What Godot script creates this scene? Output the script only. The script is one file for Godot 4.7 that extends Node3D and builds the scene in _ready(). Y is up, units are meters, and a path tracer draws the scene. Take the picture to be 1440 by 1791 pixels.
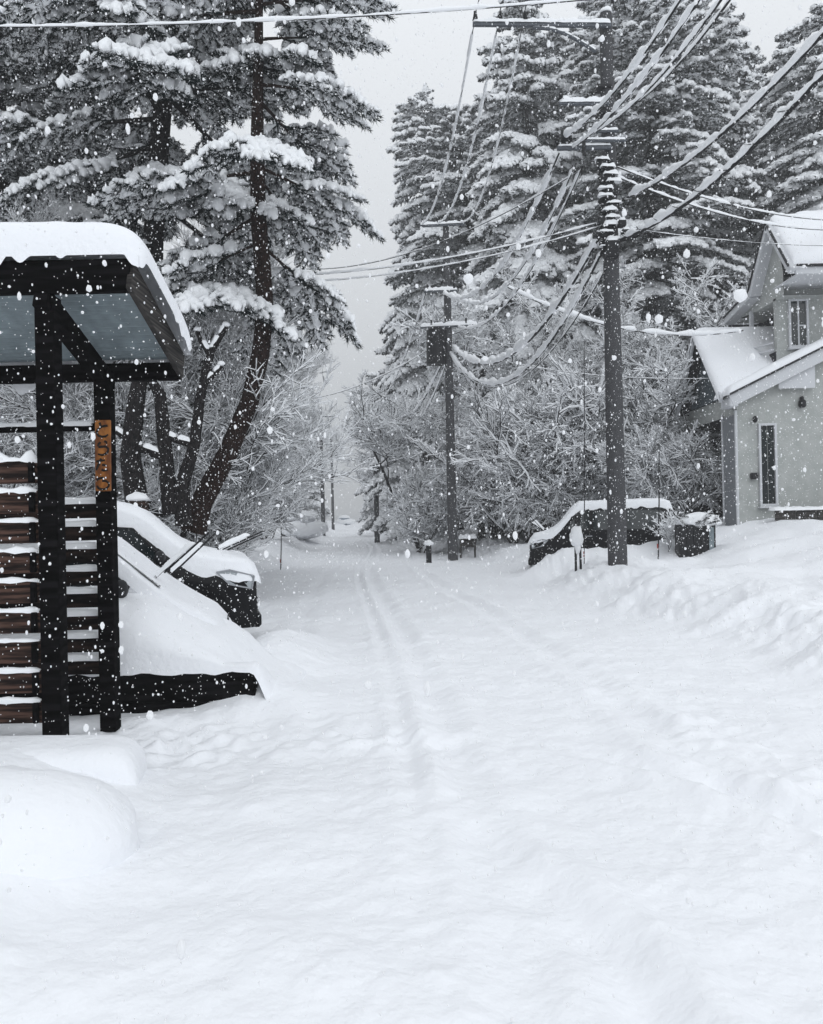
extends Node3D
# A snowed-in residential street: shelter and buried cars by the drive, utility poles hung with snow-laden cables,
# a stucco house and conifers across the road, falling snow. Metres, y up, the camera looks along -z.

const F := 1442.0          # focal length of the photograph in its pixels (1440 x 1791)
const CAM := Vector3(0, 1.5, 0)
var cam: Camera3D
var rng := RandomNumberGenerator.new()
var nz := FastNoiseLite.new()
var nf := FastNoiseLite.new()
var taken := {}
var mats := {}
var bough_meshes: Array[ArrayMesh] = []
var spray_meshes: Array[ArrayMesh] = []

# ------------------------------------------------------------------ mesh building
class MB:
	var v := PackedVector3Array()
	var n := PackedVector3Array()
	var ix := PackedInt32Array()
	var uv := PackedVector2Array()

	func face(p: Array, out: Vector3) -> void:
		var nn: Vector3 = (p[1] - p[0]).cross(p[2] - p[0])
		if nn.length_squared() < 1e-14 and p.size() > 3:
			nn = (p[2] - p[0]).cross(p[3] - p[0])
		nn = nn.normalized()
		var flip := nn.dot(out) < 0.0
		if flip:
			nn = -nn
		var b := v.size()
		for q in p:
			v.append(q)
			n.append(nn)
		for i in range(1, p.size() - 1):
			if flip:
				ix.append_array([b, b + i, b + i + 1])
			else:
				ix.append_array([b, b + i + 1, b + i])

	# chamfered box round c with half sizes h, axes of t
	func box(c: Vector3, s: Vector3, ch := 0.0, t := Basis()) -> void:
		var h := s * 0.5
		if ch <= 0.0:
			for a in 3:
				for sg in [-1.0, 1.0]:
					var o := Vector3.ZERO
					o[a] = sg
					var q := []
					for k in [[-1, -1], [1, -1], [1, 1], [-1, 1]]:
						var p := Vector3.ZERO
						p[a] = sg * h[a]
						p[(a + 1) % 3] = k[0] * h[(a + 1) % 3]
						p[(a + 2) % 3] = k[1] * h[(a + 2) % 3]
						q.append(c + t * p)
					face(q, t * o)
			return
		var w := Vector3(h.x - ch, h.y - ch, h.z - ch)
		for a in 3:
			var b1 := (a + 1) % 3
			var b2 := (a + 2) % 3
			for sg in [-1.0, 1.0]:
				var o := Vector3.ZERO
				o[a] = sg
				var q := []
				for k in [[-1, -1], [1, -1], [1, 1], [-1, 1]]:
					var p := Vector3.ZERO
					p[a] = sg * h[a]
					p[b1] = k[0] * w[b1]
					p[b2] = k[1] * w[b2]
					q.append(c + t * p)
				face(q, t * o)
				for sg2 in [-1.0, 1.0]:
					var e := []
					for k in [[0, -1], [0, 1], [1, 1], [1, -1]]:
						var p := Vector3.ZERO
						p[a] = sg * (h[a] if k[0] == 0 else w[a])
						p[b1] = sg2 * (w[b1] if k[0] == 0 else h[b1])
						p[b2] = k[1] * w[b2]
						e.append(c + t * p)
					var oo := Vector3.ZERO
					oo[a] = sg
					oo[b1] = sg2
					face(e, t * oo)
		for sx in [-1.0, 1.0]:
			for sy in [-1.0, 1.0]:
				for sz in [-1.0, 1.0]:
					face([c + t * Vector3(sx * h.x, sy * w.y, sz * w.z), c + t * Vector3(sx * w.x, sy * h.y, sz * w.z), c + t * Vector3(sx * w.x, sy * w.y, sz * h.z)], t * Vector3(sx, sy, sz))

	# box between two points, its depth axis kept upright
	func beam(a: Vector3, b: Vector3, w: float, h: float, ch := 0.0) -> void:
		var d := b - a
		var x := d.normalized()
		var z := x.cross(Vector3.UP)
		z = Vector3(0, 0, 1) if z.length() < 0.01 else z.normalized()
		box((a + b) * 0.5, Vector3(d.length(), h, w), ch, Basis(x, z.cross(x), z))

	func tube(p: PackedVector3Array, r: PackedFloat32Array, sides: int, caps := true) -> void:
		var m := p.size()
		if m < 2:
			return
		var t := (p[1] - p[0]).normalized()
		var a := t.cross(Vector3(0.31, 0.2, 0.93)).normalized()
		var start := v.size()
		for i in m:
			var tn := (p[mini(i + 1, m - 1)] - p[maxi(i - 1, 0)]).normalized()
			a = (a - tn * a.dot(tn)).normalized()
			var b := tn.cross(a)
			for j in sides:
				var an := TAU * j / sides
				var o := a * cos(an) + b * sin(an)
				v.append(p[i] + o * r[i])
				n.append(o)
			t = tn
		for i in m - 1:
			for j in sides:
				var k := (j + 1) % sides
				var q0 := start + i * sides + j
				var q1 := start + i * sides + k
				ix.append_array([q0, q0 + sides, q1, q1, q0 + sides, q1 + sides])
		if caps:
			for e in [0, m - 1]:
				var s := v.size()
				var tn: Vector3 = (p[0] - p[1]).normalized() if e == 0 else (p[m - 1] - p[m - 2]).normalized()
				for j in sides:
					v.append(v[start + e * sides + j])
					n.append(tn)
				for j in range(1, sides - 1):
					if e == 0:
						ix.append_array([s, s + j, s + j + 1])
					else:
						ix.append_array([s, s + j + 1, s + j])

	func cyl(a: Vector3, b: Vector3, r0: float, r1: float, sides := 10) -> void:
		tube(PackedVector3Array([a, b]), PackedFloat32Array([r0, r1]), sides)

	# lumpy ellipsoid
	func blob(c: Vector3, r: Vector3, seg: int, rings: int, amp: float, noise: FastNoiseLite, freq: float, flat_bottom := 0.0) -> void:
		var s := v.size()
		for i in rings + 1:
			var ph := PI * i / rings
			for j in seg:
				var th := TAU * j / seg
				var o := Vector3(sin(ph) * cos(th), cos(ph), sin(ph) * sin(th))
				var k := 1.0 + amp * noise.get_noise_3dv((c + o * r) * freq)
				var q := o * r * k
				if q.y < 0.0:
					q.y *= 1.0 - flat_bottom
				v.append(c + q)
				n.append((o / r).normalized())
		for i in rings:
			for j in seg:
				var k := (j + 1) % seg
				var a := s + i * seg + j
				var b := s + i * seg + k
				if i > 0:
					ix.append_array([a, b + seg, b])
				if i < rings - 1:
					ix.append_array([a, a + seg, b + seg])

	# grid of points, smooth; front faces up/outwards when u x v order gives it
	func grid(pts: PackedVector3Array, nu: int, nv: int, flip := false) -> void:
		var s := v.size()
		v.append_array(pts)
		for j in nv:
			for i in nu:
				var du := pts[j * nu + mini(i + 1, nu - 1)] - pts[j * nu + maxi(i - 1, 0)]
				var dv := pts[mini(j + 1, nv - 1) * nu + i] - pts[maxi(j - 1, 0) * nu + i]
				var nn := dv.cross(du)
				nn = nn.normalized() if nn.length_squared() > 1e-16 else Vector3.UP
				n.append(-nn if flip else nn)
		for j in nv - 1:
			for i in nu - 1:
				var a := s + j * nu + i
				if flip:
					ix.append_array([a, a + nu + 1, a + 1, a, a + nu, a + nu + 1])
				else:
					ix.append_array([a, a + 1, a + nu + 1, a, a + nu + 1, a + nu])

	func put(mesh: ArrayMesh, m: Material) -> ArrayMesh:
		if v.is_empty():
			return mesh
		var arr := []
		arr.resize(Mesh.ARRAY_MAX)
		arr[Mesh.ARRAY_VERTEX] = v
		arr[Mesh.ARRAY_NORMAL] = n
		arr[Mesh.ARRAY_INDEX] = ix
		if uv.size() == v.size():
			arr[Mesh.ARRAY_TEX_UV] = uv
		mesh.add_surface_from_arrays(Mesh.PRIMITIVE_TRIANGLES, arr)
		mesh.surface_set_material(mesh.get_surface_count() - 1, m)
		return mesh

# ------------------------------------------------------------------ scene helpers
func P(px: float, py: float, d: float) -> Vector3:
	return cam.transform * Vector3((px - 720.0) / F * d, -(py - 895.5) / F * d, -d)

func numbered(called: String) -> String:
	if not taken.has(called):
		taken[called] = 0
		return called
	taken[called] += 1
	return "%s_%03d" % [called, taken[called]]

func tag(o: Node, label: String, category: String, group := "") -> Node:
	o.set_meta("label", label)
	o.set_meta("category", category)
	if group != "":
		o.set_meta("group", group)
	return o

func thing(called: String, label: String, category: String, at := Vector3.ZERO, turn := 0.0, group := "") -> Node3D:
	var o := Node3D.new()
	o.name = numbered(called)
	add_child(o)
	o.position = at
	o.rotation.y = turn
	tag(o, label, category, group)
	return o

func part(called: String, mb: MB, m: String, parent: Node) -> MeshInstance3D:
	var o := MeshInstance3D.new()
	o.mesh = mb.put(ArrayMesh.new(), mats[m])
	o.name = called
	parent.add_child(o, true)
	return o

func structure(called: String, mb: MB, m: String) -> MeshInstance3D:
	var o := MeshInstance3D.new()
	o.mesh = mb.put(ArrayMesh.new(), mats[m])
	o.name = numbered(called)
	o.set_meta("kind", "structure")
	add_child(o)
	return o

func copy(o: Node3D, at: Vector3, turn: float, size: Vector3, label: String, group: String) -> Node3D:
	var c: Node3D = o.duplicate()
	c.name = numbered(String(o.get_meta("plain")))
	add_child(c)
	c.transform = Transform3D(Basis(Vector3.UP, turn).scaled_local(size), at)
	c.set_meta("label", label)
	c.set_meta("group", group)
	return c

func R(a: float, b: float) -> float:
	return rng.randf_range(a, b)

func lin(r: float, g: float, b: float) -> Color:
	return Color(r, g, b).linear_to_srgb()

func ss(a: float, b: float, x: float) -> float:
	return smoothstep(a, b, x)

func material(key: String, c: Color, rough: float, spec := 0.35) -> StandardMaterial3D:
	var m := StandardMaterial3D.new()
	m.resource_name = key
	m.albedo_color = c
	m.roughness = rough
	m.metallic_specular = spec
	mats[key] = m
	return m

func noise_tex(size: int, freq: float, lo: Color, hi: Color, seed_: int, oct := 4) -> NoiseTexture2D:
	var t := NoiseTexture2D.new()
	t.width = size
	t.height = size
	t.seamless = true
	var f := FastNoiseLite.new()
	f.seed = seed_
	f.frequency = freq
	f.fractal_octaves = oct
	t.noise = f
	var g := Gradient.new()
	g.set_color(0, lo)
	g.set_color(1, hi)
	t.color_ramp = g
	return t

# long fibres along u: wood grain or the vertical checks of bark
func grain_tex(w: int, h: int, lo: Color, hi: Color, stretch: float, seed_: int, contrast := 1.0) -> ImageTexture:
	var im := Image.create(w, h, false, Image.FORMAT_RGB8)
	var f := FastNoiseLite.new()
	f.seed = seed_
	f.frequency = 0.02
	f.fractal_octaves = 4
	for y in h:
		for x in w:
			# on a torus so that it repeats without a seam
			var a := TAU * x / w
			var b := TAU * y / h
			var k := f.get_noise_3d(cos(a) * stretch, sin(a) * stretch + 40.0 * cos(b) * h / 128.0, 40.0 * sin(b) * h / 128.0)
			k = clampf(0.5 + k * contrast, 0.0, 1.0)
			im.set_pixel(x, y, lo.lerp(hi, k))
	return ImageTexture.create_from_image(im)

func triplanar(m: StandardMaterial3D, s: Vector3, world := true) -> void:
	m.uv1_triplanar = true
	m.uv1_world_triplanar = world
	m.uv1_scale = s

func relief(m: StandardMaterial3D, t: Texture2D, cm: float) -> void:
	m.heightmap_enabled = true
	m.heightmap_texture = t
	m.heightmap_scale = cm

func make_materials() -> void:
	var bw := noise_tex(512, 0.03, Color.BLACK, Color.WHITE, 3, 5)
	var s := material("snow", lin(0.925, 0.935, 0.96), 0.85, 0.2)
	relief(s, bw, 0.7)
	triplanar(s, Vector3(0.8, 0.8, 0.8))
	material("clump_snow", lin(0.95, 0.96, 0.975), 0.9, 0.2)
	var fk := material("flake", lin(0.96, 0.965, 0.975), 0.9, 0.2)
	fk.backlight_enabled = true
	fk.backlight = Color(0.9, 0.9, 0.9)
	var b := material("black_timber", lin(0.011, 0.0105, 0.0115), 0.85, 0.12)
	var grain := grain_tex(256, 128, Color(0.45, 0.45, 0.45), Color.WHITE, 14.0, 8, 1.6)
	b.albedo_texture = grain
	relief(b, grain, 0.12)
	triplanar(b, Vector3(1.0, 4.0, 4.0))
	b.albedo_color = lin(0.008, 0.0075, 0.0085)
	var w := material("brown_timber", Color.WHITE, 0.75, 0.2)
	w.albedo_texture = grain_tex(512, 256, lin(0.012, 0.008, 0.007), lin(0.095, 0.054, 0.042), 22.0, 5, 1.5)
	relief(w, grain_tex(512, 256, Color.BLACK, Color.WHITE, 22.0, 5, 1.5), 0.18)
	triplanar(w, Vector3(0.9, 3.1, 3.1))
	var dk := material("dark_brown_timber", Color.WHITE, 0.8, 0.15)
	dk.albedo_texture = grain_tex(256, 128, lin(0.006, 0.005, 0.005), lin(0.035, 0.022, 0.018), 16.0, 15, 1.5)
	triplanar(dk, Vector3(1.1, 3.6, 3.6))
	var wv := material("weathered_timber", Color.WHITE, 0.75, 0.3)
	wv.albedo_texture = grain_tex(256, 128, lin(0.015, 0.014, 0.014), lin(0.09, 0.082, 0.075), 16.0, 25, 1.6)
	triplanar(wv, Vector3(0.8, 9.0, 0.45))
	var si := material("sign_board", Color.WHITE, 0.45, 0.4)
	si.albedo_texture = grain_tex(256, 128, lin(0.16, 0.05, 0.012), lin(0.42, 0.16, 0.03), 14.0, 35, 1.4)
	triplanar(si, Vector3(8.0, 1.5, 8.0))
	material("sign_ink", lin(0.012, 0.009, 0.008), 0.5)
	var pc := material("roof_sheet", lin(0.3, 0.36, 0.385), 0.4, 0.35)
	pc.albedo_texture = noise_tex(256, 0.02, Color(0.78, 0.78, 0.78), Color.WHITE, 44)
	triplanar(pc, Vector3(1.4, 1.4, 1.4))
	var co := material("concrete", Color.WHITE, 0.85, 0.3)
	co.albedo_texture = noise_tex(512, 0.06, lin(0.03, 0.03, 0.033), lin(0.14, 0.14, 0.145), 11, 5)
	relief(co, bw, 0.25)
	triplanar(co, Vector3(1.6, 0.9, 1.6))
	var st := material("stucco", Color.WHITE, 0.9, 0.25)
	st.albedo_texture = noise_tex(512, 0.012, lin(0.36, 0.375, 0.36), lin(0.47, 0.48, 0.465), 21, 6)
	relief(st, noise_tex(256, 0.15, Color.BLACK, Color.WHITE, 4, 3), 0.5)
	triplanar(st, Vector3(0.35, 0.35, 0.35))
	material("trim_white", lin(0.6, 0.61, 0.63), 0.55)
	material("grey_panel", lin(0.2, 0.21, 0.225), 0.7)
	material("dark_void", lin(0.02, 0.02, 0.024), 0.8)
	var sid := material("dark_siding", Color.WHITE, 0.8, 0.3)
	sid.albedo_texture = noise_tex(256, 0.05, lin(0.05, 0.065, 0.075), lin(0.1, 0.125, 0.14), 61, 4)
	triplanar(sid, Vector3(0.8, 0.8, 0.8))
	var gl := material("glass", lin(0.01, 0.015, 0.017), 0.08, 0.4)
	gl.clearcoat_enabled = true
	gl.clearcoat = 0.15
	gl.clearcoat_roughness = 0.04
	var g2 := material("lamp_glass", lin(0.35, 0.38, 0.4), 0.08, 0.6)
	g2.clearcoat_enabled = true
	var cb := material("black_paint", lin(0.004, 0.004, 0.0055), 0.4, 0.2)
	cb.clearcoat_enabled = true
	cb.clearcoat = 0.12
	cb.clearcoat_roughness = 0.15
	var cw := material("white_paint", lin(0.62, 0.63, 0.66), 0.35, 0.45)
	cw.clearcoat_enabled = true
	cw.clearcoat = 0.4
	material("rubber", lin(0.012, 0.012, 0.013), 0.8)
	material("plastic", lin(0.015, 0.015, 0.017), 0.5)
	var al := material("alloy", lin(0.35, 0.36, 0.38), 0.4)
	al.metallic = 0.8
	material("cable_sheath", lin(0.012, 0.012, 0.014), 0.6)
	var gm := material("galvanised", lin(0.12, 0.135, 0.16), 0.55, 0.5)
	gm.albedo_texture = noise_tex(256, 0.06, Color(0.6, 0.6, 0.6), Color.WHITE, 71)
	triplanar(gm, Vector3(2, 2, 2))
	material("porcelain", lin(0.35, 0.36, 0.38), 0.2, 0.5)
	var bk := material("bark", Color.WHITE, 0.95, 0.2)
	bk.albedo_texture = noise_tex(512, 0.035, lin(0.006, 0.006, 0.007), lin(0.05, 0.043, 0.042), 31, 5)
	relief(bk, noise_tex(512, 0.05, Color.BLACK, Color.WHITE, 32, 4), 3.0)
	triplanar(bk, Vector3(1.6, 0.5, 1.6))
	var rb := material("red_bark", Color.WHITE, 0.95, 0.2)
	rb.albedo_texture = noise_tex(512, 0.035, lin(0.007, 0.006, 0.006), lin(0.055, 0.028, 0.022), 33, 5)
	relief(rb, noise_tex(512, 0.05, Color.BLACK, Color.WHITE, 34, 4), 3.0)
	triplanar(rb, Vector3(1.6, 0.6, 1.6))
	material("twig", lin(0.02, 0.017, 0.018), 0.9, 0.2)
	material("needle", lin(0.012, 0.02, 0.021), 0.8, 0.15)
	material("needle_dry", lin(0.03, 0.03, 0.026), 0.8, 0.3)
	material("red_white", lin(0.3, 0.05, 0.04), 0.6)
	material("car_blue", lin(0.08, 0.13, 0.2), 0.5)

# ------------------------------------------------------------------ terrain
func road_u(x: float, d: float) -> float:
	return x + 0.058 * d

func track(u: float, c: float, w: float) -> float:
	var k := absf(u - c) / w
	return exp(-k * k * 2.0) - 0.75 * exp(-(k - 1.6) * (k - 1.6) * 3.0)

func ground_height(x: float, z: float) -> float:
	var d := -z
	var u := road_u(x, d)
	var wob := 0.5 * nz.get_noise_2d(d * 6.0, 7.0) + 0.25 * nz.get_noise_2d(d * 22.0, 31.0)
	var n1 := nz.get_noise_2d(x * 9.0, z * 9.0)
	var n2 := nz.get_noise_2d(x * 34.0 + 90.0, z * 34.0)
	var n3 := nf.get_noise_2d(x * 120.0, z * 120.0)
	# beyond the second pole only one lane is cleared
	var toe := 3.75 - 3.0 * ss(28.0, 50.0, d)
	var right := ss(toe, toe + 1.3, u + wob)
	var bank_r := right * (0.48 + 0.14 * n1) + 0.75 * ss(6.3, 11.0, u) * ss(45.0, 24.0, d)
	# far beyond the houses the land lifts a little under the trees
	bank_r += 0.35 * ss(9.0, 22.0, u) * ss(24.0, 40.0, d)
	var left_far := ss(-2.5, -4.0, u - wob) * ss(10.6, 12.5, d)
	var bank_l := left_far * (0.5 + 0.16 * n1)
	var left_near := ss(-1.2, -2.4, x) * ss(5.2, 4.7, d) * 0.24
	# the pushed-up heap along the drive, past the nose of the dark car
	var heap := 0.26 * exp(-pow((x + 1.45) / 0.45, 2.0) - pow((d - 8.8) / 1.6, 2.0))
	heap += 0.16 * exp(-pow((x + 1.2) / 0.5, 2.0) - pow((d - 6.7) / 0.5, 2.0))
	heap += 0.24 * exp(-pow((d - 19.35) / 0.42, 2.0)) * ss(2.3, 3.0, x) * ss(6.8, 5.8, x)
	var edge := right * (1.0 - right) * 4.0 + left_far * (1.0 - left_far) * 4.0
	var h := bank_r + bank_l + left_near + heap
	# lumps thrown up by the plough, strongest on the flank of the banks
	var rough := 0.006 + 0.055 * edge + 0.022 * maxf(right, left_far)
	h += n2 * rough + 0.5 * rough * n3
	h += 0.05 * n1 + 0.016 * n2 + 0.0035 * n3
	# trodden, icy patch in front of the shelter
	var ice := exp(-pow((x + 1.55) / 0.75, 2.0) - pow((d - 5.55) / 0.55, 2.0))
	h += ice * (0.11 * absf(nz.get_noise_2d(x * 46.0, z * 30.0)) - 0.06 + 0.02 * n3)
	# ruts along the road and arcs of a turning car
	var along := ss(2.0, 5.0, d) * ss(60.0, 30.0, d)
	var keep := 0.6 + 0.5 * nz.get_noise_2d(d * 14.0, 200.0)
	h -= 0.042 * along * keep * (track(u, 1.75 + 0.25 * sin(d * 0.21), 0.14) + track(u, 0.35 + 0.2 * sin(d * 0.19 + 0.5), 0.13) + 0.8 * track(u, 0.05 + 0.2 * sin(d * 0.19 + 0.5), 0.08))
	h -= 0.02 * along * keep * track(u, -0.9 + 0.15 * sin(d * 0.25), 0.14)
	for k in 2:
		var c := Vector2(-2.6 + 0.2 * k, 2.1)
		var rad := Vector2(x, d).distance_to(c)
		var on := ss(0.2, 0.9, x) * ss(5.6, 4.4, d)
		h -= 0.06 * on * track(rad, 3.3 + 1.35 * k, 0.13)
	# loose clods dragged across the road
	var clod := exp(-pow((d - 5.5 + 0.15 * x) / 0.35, 2.0)) * ss(-1.2, -0.6, x) * ss(0.9, 0.2, x)
	h += clod * (0.05 * maxf(0.0, n2 + 0.2) + 0.03 * maxf(0.0, n3))
	var clod2 := exp(-pow((u - 2.3) / 0.3, 2.0)) * ss(8.0, 6.0, d) * ss(3.0, 4.2, d)
	h += clod2 * (0.045 * maxf(0.0, n2) + 0.02 * maxf(0.0, n3))
	h += 0.02 * maxf(0.0, n3 - 0.25) * ss(0.1, 0.5, n1 + 0.3)
	return h

func steps(lo: float, a: float, b: float, hi: float, fine: float, grow: float) -> PackedFloat32Array:
	var out := PackedFloat32Array()
	var x := a
	var s := fine
	var down := []
	while x > lo:
		s *= grow
		x -= s
		down.append(x)
	down.reverse()
	for q in down:
		out.append(q)
	x = a
	while x < b:
		out.append(x)
		x += fine
	s = fine
	while x < hi:
		out.append(x)
		s *= grow
		x += s
	out.append(hi)
	return out

func make_ground() -> void:
	var xs := steps(-70.0, -3.2, 4.6, 70.0, 0.04, 1.06)
	var ds := steps(-20.0, 1.7, 9.0, 240.0, 0.035, 1.024)
	var nu := xs.size()
	var nv := ds.size()
	var pts := PackedVector3Array()
	pts.resize(nu * nv)
	for j in nv:
		for i in nu:
			pts[j * nu + i] = Vector3(xs[i], ground_height(xs[i], -ds[j]), -ds[j])
	var road := MB.new()
	var land := MB.new()
	var nor := PackedVector3Array()
	nor.resize(nu * nv)
	for j in nv:
		for i in nu:
			var du := pts[j * nu + mini(i + 1, nu - 1)] - pts[j * nu + maxi(i - 1, 0)]
			var dv := pts[mini(j + 1, nv - 1) * nu + i] - pts[maxi(j - 1, 0) * nu + i]
			nor[j * nu + i] = du.cross(dv).normalized()
	for m in [road, land]:
		m.v = pts.duplicate()
		m.n = nor.duplicate()
	for j in nv - 1:
		for i in nu - 1:
			var a := j * nu + i
			var u := road_u((xs[i] + xs[i + 1]) * 0.5, (ds[j] + ds[j + 1]) * 0.5)
			# j grows away from the viewer (-z): clockwise from above
			(road if u > -2.5 and u < 3.9 else land).ix.append_array([a, a + nu + 1, a + 1, a, a + nu, a + nu + 1])
	structure("ground", land, "snow")
	structure("road", road, "snow")

# ------------------------------------------------------------------ snow shapes
# snow lying along a-b: a rounded, uneven ridge
func snow_ridge(mb: MB, a: Vector3, b: Vector3, w: float, h: float, seed_: float, lump := 0.35) -> void:
	var len := a.distance_to(b)
	var m := maxi(6, int(len / 0.035))
	m = mini(m, 90)
	var x := (b - a).normalized()
	var z := x.cross(Vector3.UP).normalized()
	var up := z.cross(x)
	var pts := PackedVector3Array()
	var nu := 9
	for i in m + 1:
		var t := float(i) / m
		var e := minf(1.0, minf(t, 1.0 - t) * len / maxf(0.02, h * 0.8))
		e = sqrt(1.0 - (1.0 - e) * (1.0 - e))
		var k := 1.0 + lump * nz.get_noise_2d(t * len * 90.0 + seed_ * 31.0, seed_) + 0.5 * lump * nf.get_noise_2d(t * len * 130.0, seed_ * 17.0)
		var lean := 0.15 * w * nz.get_noise_2d(t * len * 60.0, seed_ * 3.0 + 80.0)
		for j in nu:
			var an := PI * j / (nu - 1)
			pts.append(a + x * (t * len) + z * (cos(an) * w * 0.5 * (0.35 + 0.65 * e) * (1.0 + 0.15 * k) + lean) + up * (sin(an) * h * maxf(0.06, e) * k - 0.004 - (0.012 * k if j == 0 or j == nu - 1 else 0.0)))
	mb.grid(pts, nu, m + 1, true)

# snow on a sloped quad (p00,p10 the near edge): rounded rims that sag over the edge
func snow_slab(mb: MB, p00: Vector3, p10: Vector3, p11: Vector3, p01: Vector3, t: float, rim: float, over: float, hang: float, seed_: float, nu := 40, nv := 24) -> void:
	var lu := p00.distance_to(p10)
	var lv := p00.distance_to(p01)
	var eu := (p10 - p00).normalized()
	var ev := (p01 - p00).normalized()
	var pts := PackedVector3Array()
	for j in nv + 1:
		for i in nu + 1:
			# crowd samples to the rims
			var fu := 0.5 - 0.5 * cos(PI * i / nu)
			var fv := 0.5 - 0.5 * cos(PI * j / nv)
			fu = lerpf(float(i) / nu, fu, 0.75)
			fv = lerpf(float(j) / nv, fv, 0.75)
			var q := p00.lerp(p10, fu).lerp(p01.lerp(p11, fu), fv)
			var du := minf(fu, 1.0 - fu) * lu
			var dv := minf(fv, 1.0 - fv) * lv
			var su := minf(1.0, du / rim)
			var sv := minf(1.0, dv / rim)
			# superellipse section: the rim stands almost upright, then rounds over
			var e := pow(sin(su * PI * 0.5), 0.75) * pow(sin(sv * PI * 0.5), 0.75)
			var out := eu * (-1.0 if fu < 0.5 else 1.0) * maxf(0.0, (rim + over) * pow(cos(su * PI * 0.5), 0.8) - rim * (1.0 - su)) * pow(sin(clampf(sv * 1.6, 0.25, 1.0) * PI * 0.5), 0.5)
			out += ev * (-1.0 if fv < 0.5 else 1.0) * maxf(0.0, (rim + over * 0.35) * pow(cos(sv * PI * 0.5), 0.8) - rim * (1.0 - sv)) * pow(sin(clampf(su * 1.6, 0.25, 1.0) * PI * 0.5), 0.5)
			var k := 1.0 + 0.09 * nz.get_noise_2d((q.x + seed_) * 12.0, q.z * 12.0) + 0.02 * nf.get_noise_2d(q.x * 60.0, q.z * 60.0)
			var drop := 0.0
			if i == 0 or j == 0 or i == nu or j == nv:
				drop = hang * maxf(0.0, 0.4 + 2.6 * nz.get_noise_2d((q.x + q.z) * 34.0 + seed_ * 9.0, 3.0) + 0.25 * nf.get_noise_2d((q.x - q.z) * 60.0, seed_))
			pts.append(q + Vector3.UP * (t * e * k - drop) + out)
	mb.grid(pts, nu + 1, nv + 1, true)

func snow_lump(at: Vector3, r: Vector3, label: String) -> void:
	var mb := MB.new()
	mb.blob(Vector3.ZERO, r, 64, 40, 0.09, nz, 40.0, 0.2)
	var o := MeshInstance3D.new()
	o.mesh = mb.put(ArrayMesh.new(), mats["snow"])
	o.name = numbered("snow_mound")
	add_child(o)
	o.position = at
	tag(o, label, "snow mound")

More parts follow.
